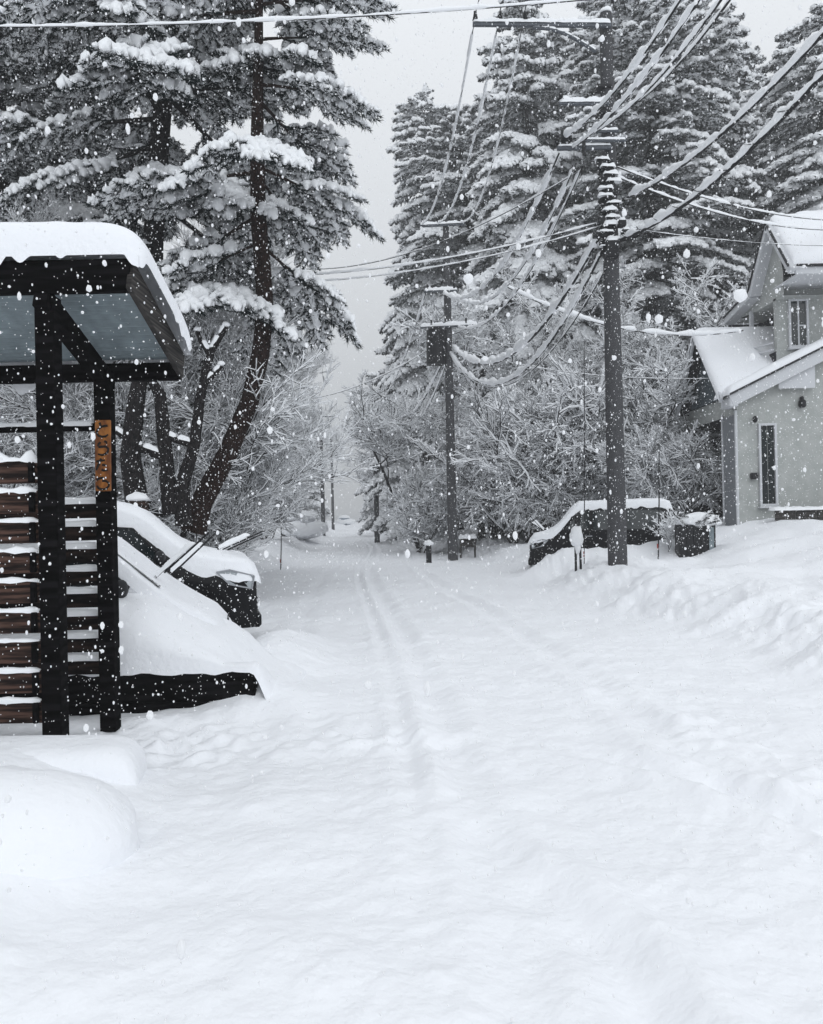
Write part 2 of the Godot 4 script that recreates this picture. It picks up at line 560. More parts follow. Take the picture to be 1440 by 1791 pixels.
# ------------------------------------------------------------------ vegetation
func bough(seed_: int, snow: float, dry := false) -> ArrayMesh:
	rng.seed = seed_
	var g := MB.new()
	var s := MB.new()
	var L := 1.5
	var zig := R(-0.1, 0.1)
	var stem := func(t: float) -> Vector3: return Vector3(L * t, 0.1 * t - 0.26 * t * t, zig * sin(t * 5.0))
	var sp := PackedVector3Array()
	var sr := PackedFloat32Array()
	for i in 7:
		sp.append(stem.call(i / 6.0))
		sr.append(lerpf(0.022, 0.005, i / 6.0))
	g.tube(sp, sr, 5)
	if snow > 0.25:
		var cp := PackedVector3Array()
		var cr := PackedFloat32Array()
		for i in 22:
			var q: Vector3 = stem.call(0.08 + 0.96 * i / 21.0)
			var rr := 0.075 * (0.5 + 0.95 * snow) * sqrt(sin(PI * (i + 0.5) / 22.0)) * (1.0 + 0.9 * nf.get_noise_3dv(q * 160.0 + Vector3(seed_, 0, 0)))
			cr.append(rr)
			cp.append(q + Vector3(0, 0.03 + rr * 0.4, R(-0.02, 0.02)))
		s.tube(cp, cr, 8)
	var nt := 24
	for k in nt:
		var t := 0.1 + 0.9 * k / (nt - 1.0)
		var side := 1.0 if k % 2 == 0 else -1.0
		var a := deg_to_rad(R(38, 66)) * (1.0 if k < nt - 2 else 0.3)
		var tl := (0.5 * pow(1.0 - t, 0.6) + 0.2) * R(0.65, 1.1)
		var p0: Vector3 = stem.call(t)
		var dir := Vector3(cos(a), R(-0.12, 0.12), side * sin(a))
		var m := int(tl / 0.075) + 2
		var prev := p0
		var tw := PackedVector3Array([p0])
		for i in range(1, m + 1):
			var f := float(i) / m
			var q := p0 + dir * tl * f + Vector3(R(-0.012, 0.012), -0.16 * tl * f * f + R(-0.012, 0.012), R(-0.012, 0.012))
			tw.append(q)
			var along := (q - prev).normalized()
			for c in (10 if snow < 0.8 else 8):
				var nd := (along * R(0.3, 1.0) + Vector3(R(-1, 1), R(-0.75, 0.75), R(-1, 1)) * 0.75).normalized()
				var nl := R(0.07, 0.135)
				var b := prev.lerp(q, R(0, 1))
				var w := nd.cross(Vector3(R(-1, 1), R(-1, 1), R(-1, 1))).normalized() * R(0.006, 0.011)
				g.face([b - w, b + w, b + nd * nl], Vector3.UP)
			prev = q
		var tr := PackedFloat32Array()
		for i in tw.size():
			tr.append(0.006)
		g.tube(tw, tr, 3, false)
		if R(0, 1) < snow * 1.25:
			var f0 := R(0.0, 0.35)
			var f1 := R(0.75, 1.12)
			var sp2 := PackedVector3Array()
			var sr2 := PackedFloat32Array()
			var ms := int(tl / 0.05) + 3
			var fat := R(0.6, 1.35) * (0.5 + 1.05 * snow)
			for i in ms + 1:
				var f := lerpf(f0, f1, float(i) / ms)
				var q := p0 + dir * tl * f + Vector3(0, -0.16 * tl * f * f, 0)
				var rr := (0.058 if snow < 0.8 else 0.07) * fat * sqrt(sin(PI * clampf((i + 0.35) / (ms + 0.7), 0.0, 1.0))) * (1.0 + 1.5 * nf.get_noise_3dv(q * 230.0 + Vector3(seed_, 0, 0)))
				rr = maxf(0.008, rr)
				sr2.append(rr)
				sp2.append(q + Vector3(R(-0.014, 0.014), 0.02 + rr * 0.45, R(-0.014, 0.014)))
			s.tube(sp2, sr2, 7)
	var mesh := g.put(ArrayMesh.new(), mats["needle_dry" if dry else "needle"])
	return s.put(mesh, mats["clump_snow"])

func spray(seed_: int, snow: float, thick := 1.0) -> ArrayMesh:
	rng.seed = seed_
	var g := MB.new()
	var s := MB.new()
	twig(g, s, Vector3.ZERO, Vector3(1, 0.12, 0), 1.3, 0.0095 * thick, 0, snow, thick)
	var mesh := g.put(ArrayMesh.new(), mats["twig"])
	return s.put(mesh, mats["clump_snow"])

func twig(g: MB, s: MB, p: Vector3, dir: Vector3, L: float, r: float, level: int, snow: float, thick := 1.0) -> void:
	var m: int = [6, 4, 3][level]
	var pts := PackedVector3Array([p])
	var rad := PackedFloat32Array([r])
	var q := p
	var dd := dir.normalized()
	for i in m:
		dd = (dd + Vector3(R(-1, 1), R(-0.8, 0.7), R(-1, 1)) * 0.22).normalized()
		q += dd * L / m
		pts.append(q)
		rad.append(r * (1.0 - 0.7 * (i + 1.0) / m))
	g.tube(pts, rad, 4 if level == 0 else 3, false)
	# snow lies on the upper side wherever the twig is not too steep
	if absf(dir.normalized().y) < 0.85:
		var sp := PackedVector3Array()
		var sr := PackedFloat32Array()
		for i in pts.size():
			var k := (0.65 + 0.7 * absf(nf.get_noise_3dv(pts[i] * 260.0))) * snow
			sr.append((0.0045 * thick + rad[i] * 0.75) * k)
			sp.append(pts[i] + Vector3.UP * (rad[i] * 0.7 + sr[i] * 0.75))
		s.tube(sp, sr, 4, false)
	if level < 2:
		var c: int = [12 if thick < 1.5 else 10, 5 if thick < 1.5 else 4][level]
		for k in c:
			var t := R(0.15, 1.0)
			var at := pts[int(t * m)].lerp(pts[mini(m, int(t * m) + 1)], t * m - int(t * m))
			var nd := (dd + Vector3(R(-1, 1), R(-0.45, 0.75), R(-1, 1)) * 0.95).normalized()
			twig(g, s, at, nd, L * R(0.35, 0.6) * (1.1 - 0.4 * t), r * 0.6, level + 1, snow, thick)

func crown(parent: Node3D, mesh: ArrayMesh, places: Array[Transform3D], called := "crown") -> void:
	var mm := MultiMesh.new()
	mm.transform_format = MultiMesh.TRANSFORM_3D
	mm.mesh = mesh
	mm.instance_count = places.size()
	for i in places.size():
		mm.set_instance_transform(i, places[i])
	var o := MultiMeshInstance3D.new()
	o.multimesh = mm
	o.name = called
	o.set_meta("kind", "stuff")
	parent.add_child(o, true)

# frame whose x runs along dir, y as upright as it can be, rolled by roll
func along(dir: Vector3, roll: float, size: Vector3, at: Vector3) -> Transform3D:
	var x := dir.normalized()
	var z := x.cross(Vector3.UP)
	z = Vector3(0, 0, 1) if z.length() < 0.05 else z.normalized()
	var y := z.cross(x)
	var b := Basis(x, y, z) * Basis(Vector3(1, 0, 0), roll)
	return Transform3D(Basis(b.x * size.x, b.y * size.y, b.z * size.z), at)

# path: trunk line in local metres, radii at its points. Limbs leave it between h0 and the top.
func conifer(called: String, seed_: int, path: PackedVector3Array, radii: PackedFloat32Array, h0: float, reach: Callable, pitch: Callable, step: float, per: int, mesh: int, bark: String, dead := 0) -> Node3D:
	rng.seed = seed_
	var o := Node3D.new()
	o.name = numbered(called)
	o.set_meta("plain", called)
	add_child(o)
	var tr := MB.new()
	var sn := MB.new()
	tr.tube(path, radii, 12)
	var top := path[path.size() - 1].y
	var on := func(h: float) -> Vector3:
		for i in path.size() - 1:
			if h <= path[i + 1].y:
				return path[i].lerp(path[i + 1], clampf((h - path[i].y) / maxf(0.01, path[i + 1].y - path[i].y), 0, 1))
		return path[path.size() - 1]
	var places: Array[Transform3D] = []
	var h := h0
	var turn := R(0, TAU)
	while h < top:
		var t := (h - h0) / (top - h0)
		for k in per:
			if R(0, 1) < 0.2:
				continue
			var az := turn + TAU * k / per + R(-0.35, 0.35)
			var ln: float = reach.call(t) * R(0.45, 1.2)
			var up: float = pitch.call(t) + R(-0.14, 0.14)
			var p0: Vector3 = on.call(clampf(h + R(-0.5, 0.5) * step, h0 * 0.95, top))
			var dir := Vector3(cos(az) * cos(up), sin(up), sin(az) * cos(up))
			var pts := PackedVector3Array()
			var rr := PackedFloat32Array()
			var m := 5
			for i in m + 1:
				var f := float(i) / m
				pts.append(p0 + dir * ln * f + Vector3(0, -0.07 * ln * f * f, 0))
				rr.append(lerpf(0.018 + 0.014 * ln, 0.008, f))
			tr.tube(pts, rr, 5, false)
			if ln < 0.55:
				places.append(along(dir, R(-0.3, 0.3), Vector3.ONE * maxf(0.35, ln * 0.8), p0))
				continue
			var nb := int(ln / 0.42) + 1
			for i in nb:
				var f := lerpf(0.28, 0.92, (i + 0.5) / nb)
				var q := pts[int(f * m)].lerp(pts[mini(m, int(f * m) + 1)], f * m - int(f * m))
				var yaw := (0.75 if i % 2 == 0 else -0.75) * R(0.5, 1.15)
				var bd := dir.rotated(Vector3.UP, yaw)
				bd.y = bd.y * 0.8 + R(-0.3, 0.0)
				places.append(along(bd, R(-0.3, 0.3), Vector3.ONE * R(0.62, 0.95), q))
			places.append(along(dir + Vector3(0, -0.1, 0), R(-0.3, 0.3), Vector3.ONE * R(0.7, 0.95), pts[4]))
		h += step * R(0.8, 1.2) * (1.0 - 0.45 * t)
		turn += 2.4
	places.append(along(Vector3(0.1, 1, 0.05), 0.0, Vector3.ONE * 0.5, path[path.size() - 1] - Vector3(0, 0.3, 0)))
	for k in dead:
		var hh := R(h0 * 0.35, h0)
		var az := R(0, TAU)
		var p0: Vector3 = on.call(hh)
		var dir := Vector3(cos(az), R(-0.25, 0.2), sin(az))
		var ln := R(0.5, 1.6)
		var pts := PackedVector3Array([p0, p0 + dir * ln * 0.5, p0 + dir * ln + Vector3(0, -0.12, 0)])
		tr.tube(pts, PackedFloat32Array([0.03, 0.02, 0.008]), 5, false)
		for i in 3:
			pts[i] += Vector3(0, 0.03, 0)
		sn.tube(pts, PackedFloat32Array([0.02, 0.03, 0.015]), 5)
	part("trunk", tr, bark, o)
	if dead > 0:
		part("snow", sn, "clump_snow", o)
	crown(o, bough_meshes[mesh], places)
	tag(o, "tree", "tree", "")
	return o

func straight(h: float, r: float, lean: float, seed_: int) -> Array:
	rng.seed = seed_ * 7 + 1
	var p := PackedVector3Array()
	var q := PackedFloat32Array()
	var ax := R(0, TAU)
	for i in 11:
		var t := i / 10.0
		p.append(Vector3(cos(ax) * lean * t * t + 0.12 * sin(t * 7.0 + ax), -0.5 + (h + 0.5) * t, sin(ax) * lean * t * t + 0.12 * cos(t * 6.0 + ax)))
		q.append(r * (1.25 if i == 0 else 1.0) * (1.0 - 0.93 * pow(t, 1.1)))
	return [p, q]

# broad-leaved tree or tall bush without leaves
func bare_tree(called: String, seed_: int, starts: Array, levels: int, mesh: int, dense := 1.0, bark := "bark") -> Node3D:
	rng.seed = seed_
	var o := Node3D.new()
	o.name = numbered(called)
	o.set_meta("plain", called)
	add_child(o)
	var g := MB.new()
	var s := MB.new()
	var places: Array[Transform3D] = []
	for st in starts:
		limb(g, s, places, st[0], st[1], st[2], st[3], 0, levels, dense)
	part("trunk", g, bark, o)
	part("snow", s, "clump_snow", o)
	crown(o, spray_meshes[mesh], places)
	tag(o, "tree", "tree", "")
	return o

func limb(g: MB, s: MB, places: Array[Transform3D], p: Vector3, dir: Vector3, L: float, r: float, level: int, levels: int, dense: float) -> void:
	var m := 7
	var pts := PackedVector3Array([p])
	var rad := PackedFloat32Array([r * (1.15 if level == 0 else 1.0)])
	var q := p
	var dd := dir.normalized()
	for i in m:
		dd = (dd + Vector3(R(-1, 1), R(-0.6, 0.9), R(-1, 1)) * (0.1 if level == 0 else 0.2)).normalized()
		q += dd * L / m
		pts.append(q)
		rad.append(r * (1.0 - 0.72 * (i + 1.0) / m))
	g.tube(pts, rad, 10 if level == 0 else 6, true)
	var sp := PackedVector3Array()
	var sr := PackedFloat32Array()
	for i in pts.size():
		var tn := (pts[mini(i + 1, m)] - pts[maxi(i - 1, 0)]).normalized()
		var flat := clampf(1.15 - absf(tn.y), 0.0, 1.0)
		var k := flat * (0.6 + 0.8 * absf(nf.get_noise_3dv(pts[i] * 90.0)))
		sr.append(minf(rad[i], 0.06) * 0.75 * k + 0.016 * k)
		sp.append(pts[i] + (Vector3.UP - tn * tn.y).normalized() * (rad[i] * 0.75 + sr[i] * 0.25) if flat > 0.05 else pts[i])
	s.tube(sp, sr, 6)
	if level < levels:
		var c := 4 + int(R(0, 2.2))
		for k in c:
			var t := R(0.35, 0.98)
			var i := int(t * m)
			var at := pts[i].lerp(pts[mini(m, i + 1)], t * m - i)
			var az := R(0, TAU)
			var side := Vector3(cos(az), R(0.0, 0.5), sin(az))
			limb(g, s, places, at, dd * 0.55 + side, L * R(0.42, 0.68), rad[i] * R(0.45, 0.65), level + 1, levels, dense)
	if level >= levels - 1:
		var c := int((L / 0.32 + 1) * dense)
		for k in c:
			var t := R(0.2, 1.0)
			var i := int(t * m)
			var at := pts[i].lerp(pts[mini(m, i + 1)], t * m - i)
			var sd := (dd * R(0.2, 1.0) + Vector3(R(-1, 1), R(-0.35, 0.6), R(-1, 1))).normalized()
			places.append(along(sd, R(-0.8, 0.8), Vector3.ONE * R(0.55, 1.1), at))

# ------------------------------------------------------------------ cables
func wire(called: String, label: String, a: Vector3, b: Vector3, sag: float, rc: float, rs: float, seed_: float, group := "snow-laden overhead cables", loops := false) -> void:
	rs *= 0.78
	var len := a.distance_to(b)
	var m := clampi(int(len / 0.07), 24, 420)
	var cp := PackedVector3Array()
	var cr := PackedFloat32Array()
	var sp := PackedVector3Array()
	var sr := PackedFloat32Array()
	for i in m + 1:
		var t := float(i) / m
		var q := a.lerp(b, t) - Vector3(0, sag * 4.0 * t * (1.0 - t), 0)
		cp.append(q - a)
		cr.append(rc)
		var k := 1.0 + 0.55 * nz.get_noise_2d(t * len * 14.0, seed_ * 13.0) + 0.6 * nf.get_noise_2d(t * len * 46.0, seed_ * 5.0)
		# here and there a stretch has shed its load
		var gap := ss(-0.62, -0.5, nz.get_noise_2d(t * len * 17.0, seed_ * 29.0 + 60.0))
		var e := minf(1.0, minf(t, 1.0 - t) * 40.0)
		sr.append(maxf(0.004, rs * k * e * (0.12 + 0.88 * gap)))
		sp.append(q - a + Vector3(0.1 * rs * nz.get_noise_2d(t * len * 80.0, seed_), rc * 0.35 + sr[i] * 0.62, 0))
	var o := thing(called, label, "cable", a, 0.0, group)
	var g := MB.new()
	g.tube(cp, cr, 6)
	var sh := part("sheath", g, "cable_sheath", o)
	if loops:
		var lp := MB.new()
		var hp := PackedVector3Array()
		var hr := PackedFloat32Array()
		var mm := int(len * 14.0)
		for i in mm + 1:
			var t := float(i) / mm
			var q := a.lerp(b, t) - Vector3(0, sag * 4.0 * t * (1.0 - t), 0) - a
			var an := t * len * 8.0
			hp.append(q + Vector3(cos(an) * (rc + 0.035), 0.05 + sin(an) * (rc + 0.035), 0))
			hr.append(0.006)
		lp.tube(hp, hr, 4)
		part("hanger_spiral", lp, "cable_sheath", o)
	if rs > 0.0:
		var s := MB.new()
		s.tube(sp, sr, 8)
		for i in sp.size():
			for j in 8:
				s.v[i * 8 + j].y = sp[i].y + (s.v[i * 8 + j].y - sp[i].y) * 1.45 + 0.3 * sr[i]
		part("snow", s, "clump_snow", o)

# ------------------------------------------------------------------ cars
# prof: roofline as points (x, y) from nose to tail, x from 0 at the nose to -len
func car(called: String, label: String, at: Vector3, turn: float, prof: Array, belt: float, half_w: float, paint: String, cabin: Array, side_glass: Array, wheels: Array, snow: float, wiper_x: Array) -> Node3D:
	var o := thing(called, label, "car", at, turn)
	var len: float = -prof[prof.size() - 1][0]
	var top := func(x: float) -> float:
		for i in prof.size() - 1:
			if x <= prof[i][0] and x >= prof[i + 1][0]:
				return lerpf(prof[i][1], prof[i + 1][1], (prof[i][0] - x) / maxf(1e-4, prof[i][0] - prof[i + 1][0]))
		return prof[0][1] if x > 0.0 else prof[prof.size() - 1][1]
	var wide := func(x: float) -> float:
		var e := minf(1.0, minf(-x, len + x) / 0.42)
		return half_w * (0.8 + 0.2 * sqrt(maxf(0.0, 1.0 - (1.0 - e) * (1.0 - e))))
	# half width of the body at height y
	var side := func(x: float, y: float) -> float:
		var w: float = wide.call(x)
		if y > belt:
			return w * (1.0 - 0.2 * (y - belt) / 0.6)
		return w * (1.0 - 0.06 * pow((belt - y) / belt, 2.0))
	var body := MB.new()
	var pts := PackedVector3Array()
	var ns := 60
	var nc := 23
	for i in ns + 1:
		var x := -len * i / ns
		var yt: float = top.call(x)
		for j in nc:
			var f := absf(j - (nc - 1) / 2.0) / ((nc - 1) / 2.0)   # 0 at the middle of the roof, 1 at the sill
			var sg := 1.0 if j > (nc - 1) / 2.0 else -1.0
			var y: float
			var z: float
			if f < 0.5:
				var k := f / 0.5
				y = yt + 0.02 * (1.0 - k * k) - 0.06 * pow(k, 6.0)
				z = side.call(x, yt) * (k * 0.98)
			else:
				var k := (f - 0.5) / 0.5
				y = lerpf(yt - 0.06, 0.22, k)
				z = side.call(x, y)
			pts.append(Vector3(x, y, sg * z))
	body.grid(pts, nc, ns + 1, true)
	for e in [0, ns]:
		var ring := []
		for j in nc:
			ring.append(pts[e * nc + j])
		body.face(ring, Vector3(1, 0, 0) if e == 0 else Vector3(-1, 0, 0))
	var bd := part("body", body, paint, o)
	# side windows
	for sg in [-1.0, 1.0]:
		for w in side_glass:
			var gm := MB.new()
			var fm := MB.new()
			var q := []
			for p in w:
				q.append(Vector3(p[0], p[1], sg * (side.call(p[0], p[1]) + 0.006)))
			gm.face(q, Vector3(0, 0, sg))
			var win := part("window", gm, "glass", o)
			for i in q.size():
				fm.beam(q[i] + Vector3(0, 0, sg * 0.004), q[(i + 1) % q.size()] + Vector3(0, 0, sg * 0.004), 0.012, 0.022)
			part("frame", fm, "plastic", win)
	# windscreen and back glass
	for pair in cabin:
		var gm := MB.new()
		var a: Array = pair[0]
		var b: Array = pair[1]
		var wa: float = side.call(a[0], a[1]) * 0.9
		var wb: float = side.call(b[0], b[1]) * 0.9
		var up := Vector3(0.012 * signf(a[0] - b[0]), 0.03, 0)
		gm.face([Vector3(a[0], a[1], -wa) + up, Vector3(a[0], a[1], wa) + up, Vector3(b[0], b[1], wb) + up, Vector3(b[0], b[1], -wb) + up], Vector3(signf(a[0] - b[0]), 0.6, 0))
		part("windscreen", gm, "glass", o)
	for wx in wheels:
		for sg in [-1.0, 1.0]:
			var wm := MB.new()
			var z: float = side.call(wx, 0.35)
			wm.cyl(Vector3(wx, 0.29, sg * (z - 0.17)), Vector3(wx, 0.29, sg * (z + 0.012)), 0.29, 0.29, 24)
			var wh := part("wheel", wm, "rubber", o)
			var rm := MB.new()
			rm.cyl(Vector3(wx, 0.29, sg * (z - 0.02)), Vector3(wx, 0.29, sg * (z + 0.02)), 0.19, 0.17, 16)
			part("rim", rm, "alloy", wh)
	for sg in [-1.0, 1.0]:
		var hm := MB.new()
		var y0: float = prof[0][1]
		var hq := []
		for p in [[-0.06, y0 - 0.12], [-0.03, y0 + 0.02], [-0.3, y0 + 0.1], [-0.44, y0 + 0.08], [-0.3, y0 - 0.06]]:
			hq.append(Vector3(p[0], p[1], sg * (side.call(p[0], p[1]) + 0.012)))
		hm.face(hq, Vector3(0.3, 0, sg))
		hm.face([Vector3(0.012, y0 - 0.14, sg * half_w * 0.55), Vector3(0.012, y0 - 0.01, sg * half_w * 0.5), hq[1], hq[0]], Vector3(1, 0, 0))
		var hl := part("headlight", hm, "lamp_glass", o)
		var hb := MB.new()
		for i in hq.size():
			hb.beam(hq[i], hq[(i + 1) % hq.size()], 0.02, 0.016)
		part("bezel", hb, "alloy", hl)
		var mm := MB.new()
		var mx: float = side_glass[0][0][0] - 0.05
		mm.blob(Vector3(mx, belt + 0.08, sg * (half_w + 0.1)), Vector3(0.06, 0.08, 0.1), 12, 8, 0.0, nz, 1.0)
		mm.beam(Vector3(mx, belt + 0.03, sg * (half_w - 0.03)), Vector3(mx, belt + 0.05, sg * (half_w + 0.08)), 0.03, 0.03)
		part("mirror", mm, "plastic", o)
		for w in side_glass:
			var dm := MB.new()
			var hx: float = lerpf(w[0][0], w[w.size() - 1][0], 0.8)
			dm.beam(Vector3(hx, belt - 0.1, sg * (side.call(hx, belt - 0.1) + 0.018)), Vector3(hx - 0.17, belt - 0.095, sg * (side.call(hx, belt - 0.1) + 0.018)), 0.02, 0.025)
			part("door_handle", dm, "alloy", o)
	var gr := MB.new()
	for k in 4:
		gr.box(Vector3(0.006, 0.36 + 0.055 * k, 0), Vector3(0.03, 0.02, half_w * 1.05), 0.004)
	part("grille", gr, "plastic", o)
	var bu := MB.new()
	bu.box(Vector3(0.0, 0.29, 0), Vector3(0.1, 0.16, half_w * 1.62), 0.03)
	part("bumper", bu, paint, o)
	# snow over the whole upper side, thinner and ragged at the rims
	var sp := PackedVector3Array()
	var nx := 70
	var nw := 30
	for i in nx + 1:
		var x := 0.05 - (len + 0.1) * i / nx
		var xc := clampf(x, -len, 0.0)
		var yt: float = top.call(xc)
		var hw: float = side.call(xc, yt)
		for j in nw + 1:
			var f := 2.0 * j / nw - 1.0
			var e := clampf(minf((1.0 - absf(f)) * hw, minf(-x + 0.05, len + 0.05 + x)) / 0.2, 0.0, 1.0)
			e = sqrt(maxf(0.0, 1.0 - (1.0 - e) * (1.0 - e)))
			var ext := hw * (1.015 + 0.05 * e * (1.0 if absf(f) > 0.8 else 0.0))
			var k := 1.0 + 0.16 * nz.get_noise_2d(x * 45.0 + at.x * 50.0, f * hw * 45.0 + at.z * 9.0) + 0.06 * nf.get_noise_2d(x * 60.0, f * 60.0)
			# smooth the step from bonnet to roof: snow fills the scuttle
			var fill: float = (top.call(clampf(xc - 0.15, -len, 0.0)) + top.call(clampf(xc + 0.15, -len, 0.0)) + yt) / 3.0
			var rag := (0.05 + 0.07 * nz.get_noise_2d(x * 70.0, 90.0 + f)) if e < 0.03 else 0.0
			sp.append(Vector3(x, maxf(yt, fill) - 0.07 * pow(absf(f), 6.0) + snow * e * k + 0.004 - rag, f * ext))
	var sm := MB.new()
	sm.grid(sp, nw + 1, nx + 1, true)
	part("snow", sm, "snow", o)
	for w in wiper_x:
		var wm := MB.new()
		var p0 := Vector3(w[0], w[1], w[2])
		var p1 := p0 + Vector3(w[3], w[4], w[5])
		wm.tube(PackedVector3Array([p0, p0.lerp(p1, 0.5), p1]), PackedFloat32Array([0.012, 0.009, 0.006]), 6)
		var dd := (p1 - p0).normalized()
		var c := p0.lerp(p1, 0.82) + Vector3(0, -0.03, 0)
		wm.beam(c - dd * 0.27, c + dd * 0.26, 0.012, 0.016)
		var wp := part("wiper", wm, "plastic", o)
		var ws := MB.new()
		snow_ridge(ws, p0 + Vector3(0, 0.008, 0), p1 + Vector3(0, 0.008, 0), 0.035, 0.035, w[0] * 10.0)
		part("snow", ws, "clump_snow", wp)
	return o

func _ready() -> void:
	# ---- camera, sky, light, exposure
	cam = Camera3D.new()
	cam.name = "camera"
	cam.fov = rad_to_deg(2.0 * atan(895.5 / F))
	cam.near = 0.05
	cam.far = 600.0
	cam.transform = Transform3D(Basis.from_euler(Vector3(deg_to_rad(0.25), 0, deg_to_rad(-1.2))), CAM)
	add_child(cam)
	cam.current = true
	var env := Environment.new()
	env.background_mode = Environment.BG_SKY
	var sky := ProceduralSkyMaterial.new()
	# overcast: three times as bright overhead as at the horizon
	sky.sky_top_color = lin(1.98, 2.04, 2.14)
	sky.sky_horizon_color = lin(0.68, 0.71, 0.74)
	sky.ground_horizon_color = lin(0.57, 0.605, 0.65)
	sky.ground_bottom_color = lin(0.5, 0.53, 0.57)
	sky.sky_curve = 2.2
	env.sky = Sky.new()
	env.sky.sky_material = sky
	env.tonemap_mode = Environment.TONE_MAPPER_LINEAR
	env.tonemap_exposure = 1.02
	env.fog_enabled = true
	env.fog_density = 0.0036
	env.fog_light_color = lin(0.975, 0.985, 1.0)
	env.sdfgi_enabled = true
	env.ssao_enabled = true
	env.ssil_enabled = true
	var we := WorldEnvironment.new()
	we.name = "environment"
	we.environment = env
	add_child(we)
	var sun := DirectionalLight3D.new()
	sun.name = "sun"
	sun.light_energy = 0.5
	sun.light_angular_distance = 60.0
	sun.light_color = Color(0.96, 0.98, 1.0)
	sun.shadow_enabled = true
	sun.rotation_degrees = Vector3(-40, 22, 0)
	add_child(sun)

	nz.seed = 5
	nz.frequency = 0.05
	nz.fractal_octaves = 3
	nf.seed = 19
	nf.frequency = 0.05
	nf.fractal_octaves = 2
	make_materials()
	make_ground()
	make_houses()
	make_shelter()
	make_cars()
	make_poles()
	make_trees()
	make_small_things()
	make_snowfall()

# ------------------------------------------------------------------ houses
func window(parent: Node3D, c: Vector3, w: float, h: float, face_dir: Vector3, bars := true) -> void:
	# an opening seen in a wall whose outward side is face_dir
	var x := Vector3.UP.cross(face_dir).normalized()
	var fm := MB.new()
	var t := Basis(x, Vector3.UP, face_dir)
	for s in [-1.0, 1.0]:
		fm.box(c + x * s * (w * 0.5 + 0.03) + face_dir * 0.02, Vector3(0.06, h + 0.12, 0.1), 0.008, t)
		fm.box(c + Vector3.UP * s * (h * 0.5 + 0.03) + face_dir * 0.02, Vector3(w, 0.06, 0.1), 0.008, t)
	var f := part("window", fm, "trim_white", parent)
	for s in [-1.0, 1.0]:
		var gm := MB.new()
		gm.box(c + x * s * w * 0.25 + face_dir * 0.012, Vector3(w * 0.5 - 0.02, h, 0.012), 0.0, t)
		part("pane", gm, "glass", f)
	if bars:
		var bm := MB.new()
		bm.box(c + face_dir * 0.025, Vector3(0.04, h, 0.03), 0.004, t)
		bm.box(c + x * w * 0.25 + Vector3.UP * (-h * 0.05) + face_dir * 0.022, Vector3(w * 0.5 - 0.03, 0.035, 0.024), 0.004, t)
		part("glazing_bar", bm, "trim_white", f)
	var sm := MB.new()
	sm.box(c - Vector3.UP * (h * 0.5 + 0.085) + face_dir * 0.07, Vector3(w + 0.2, 0.05, 0.14), 0.01, t)
	part("sill", sm, "trim_white", f)

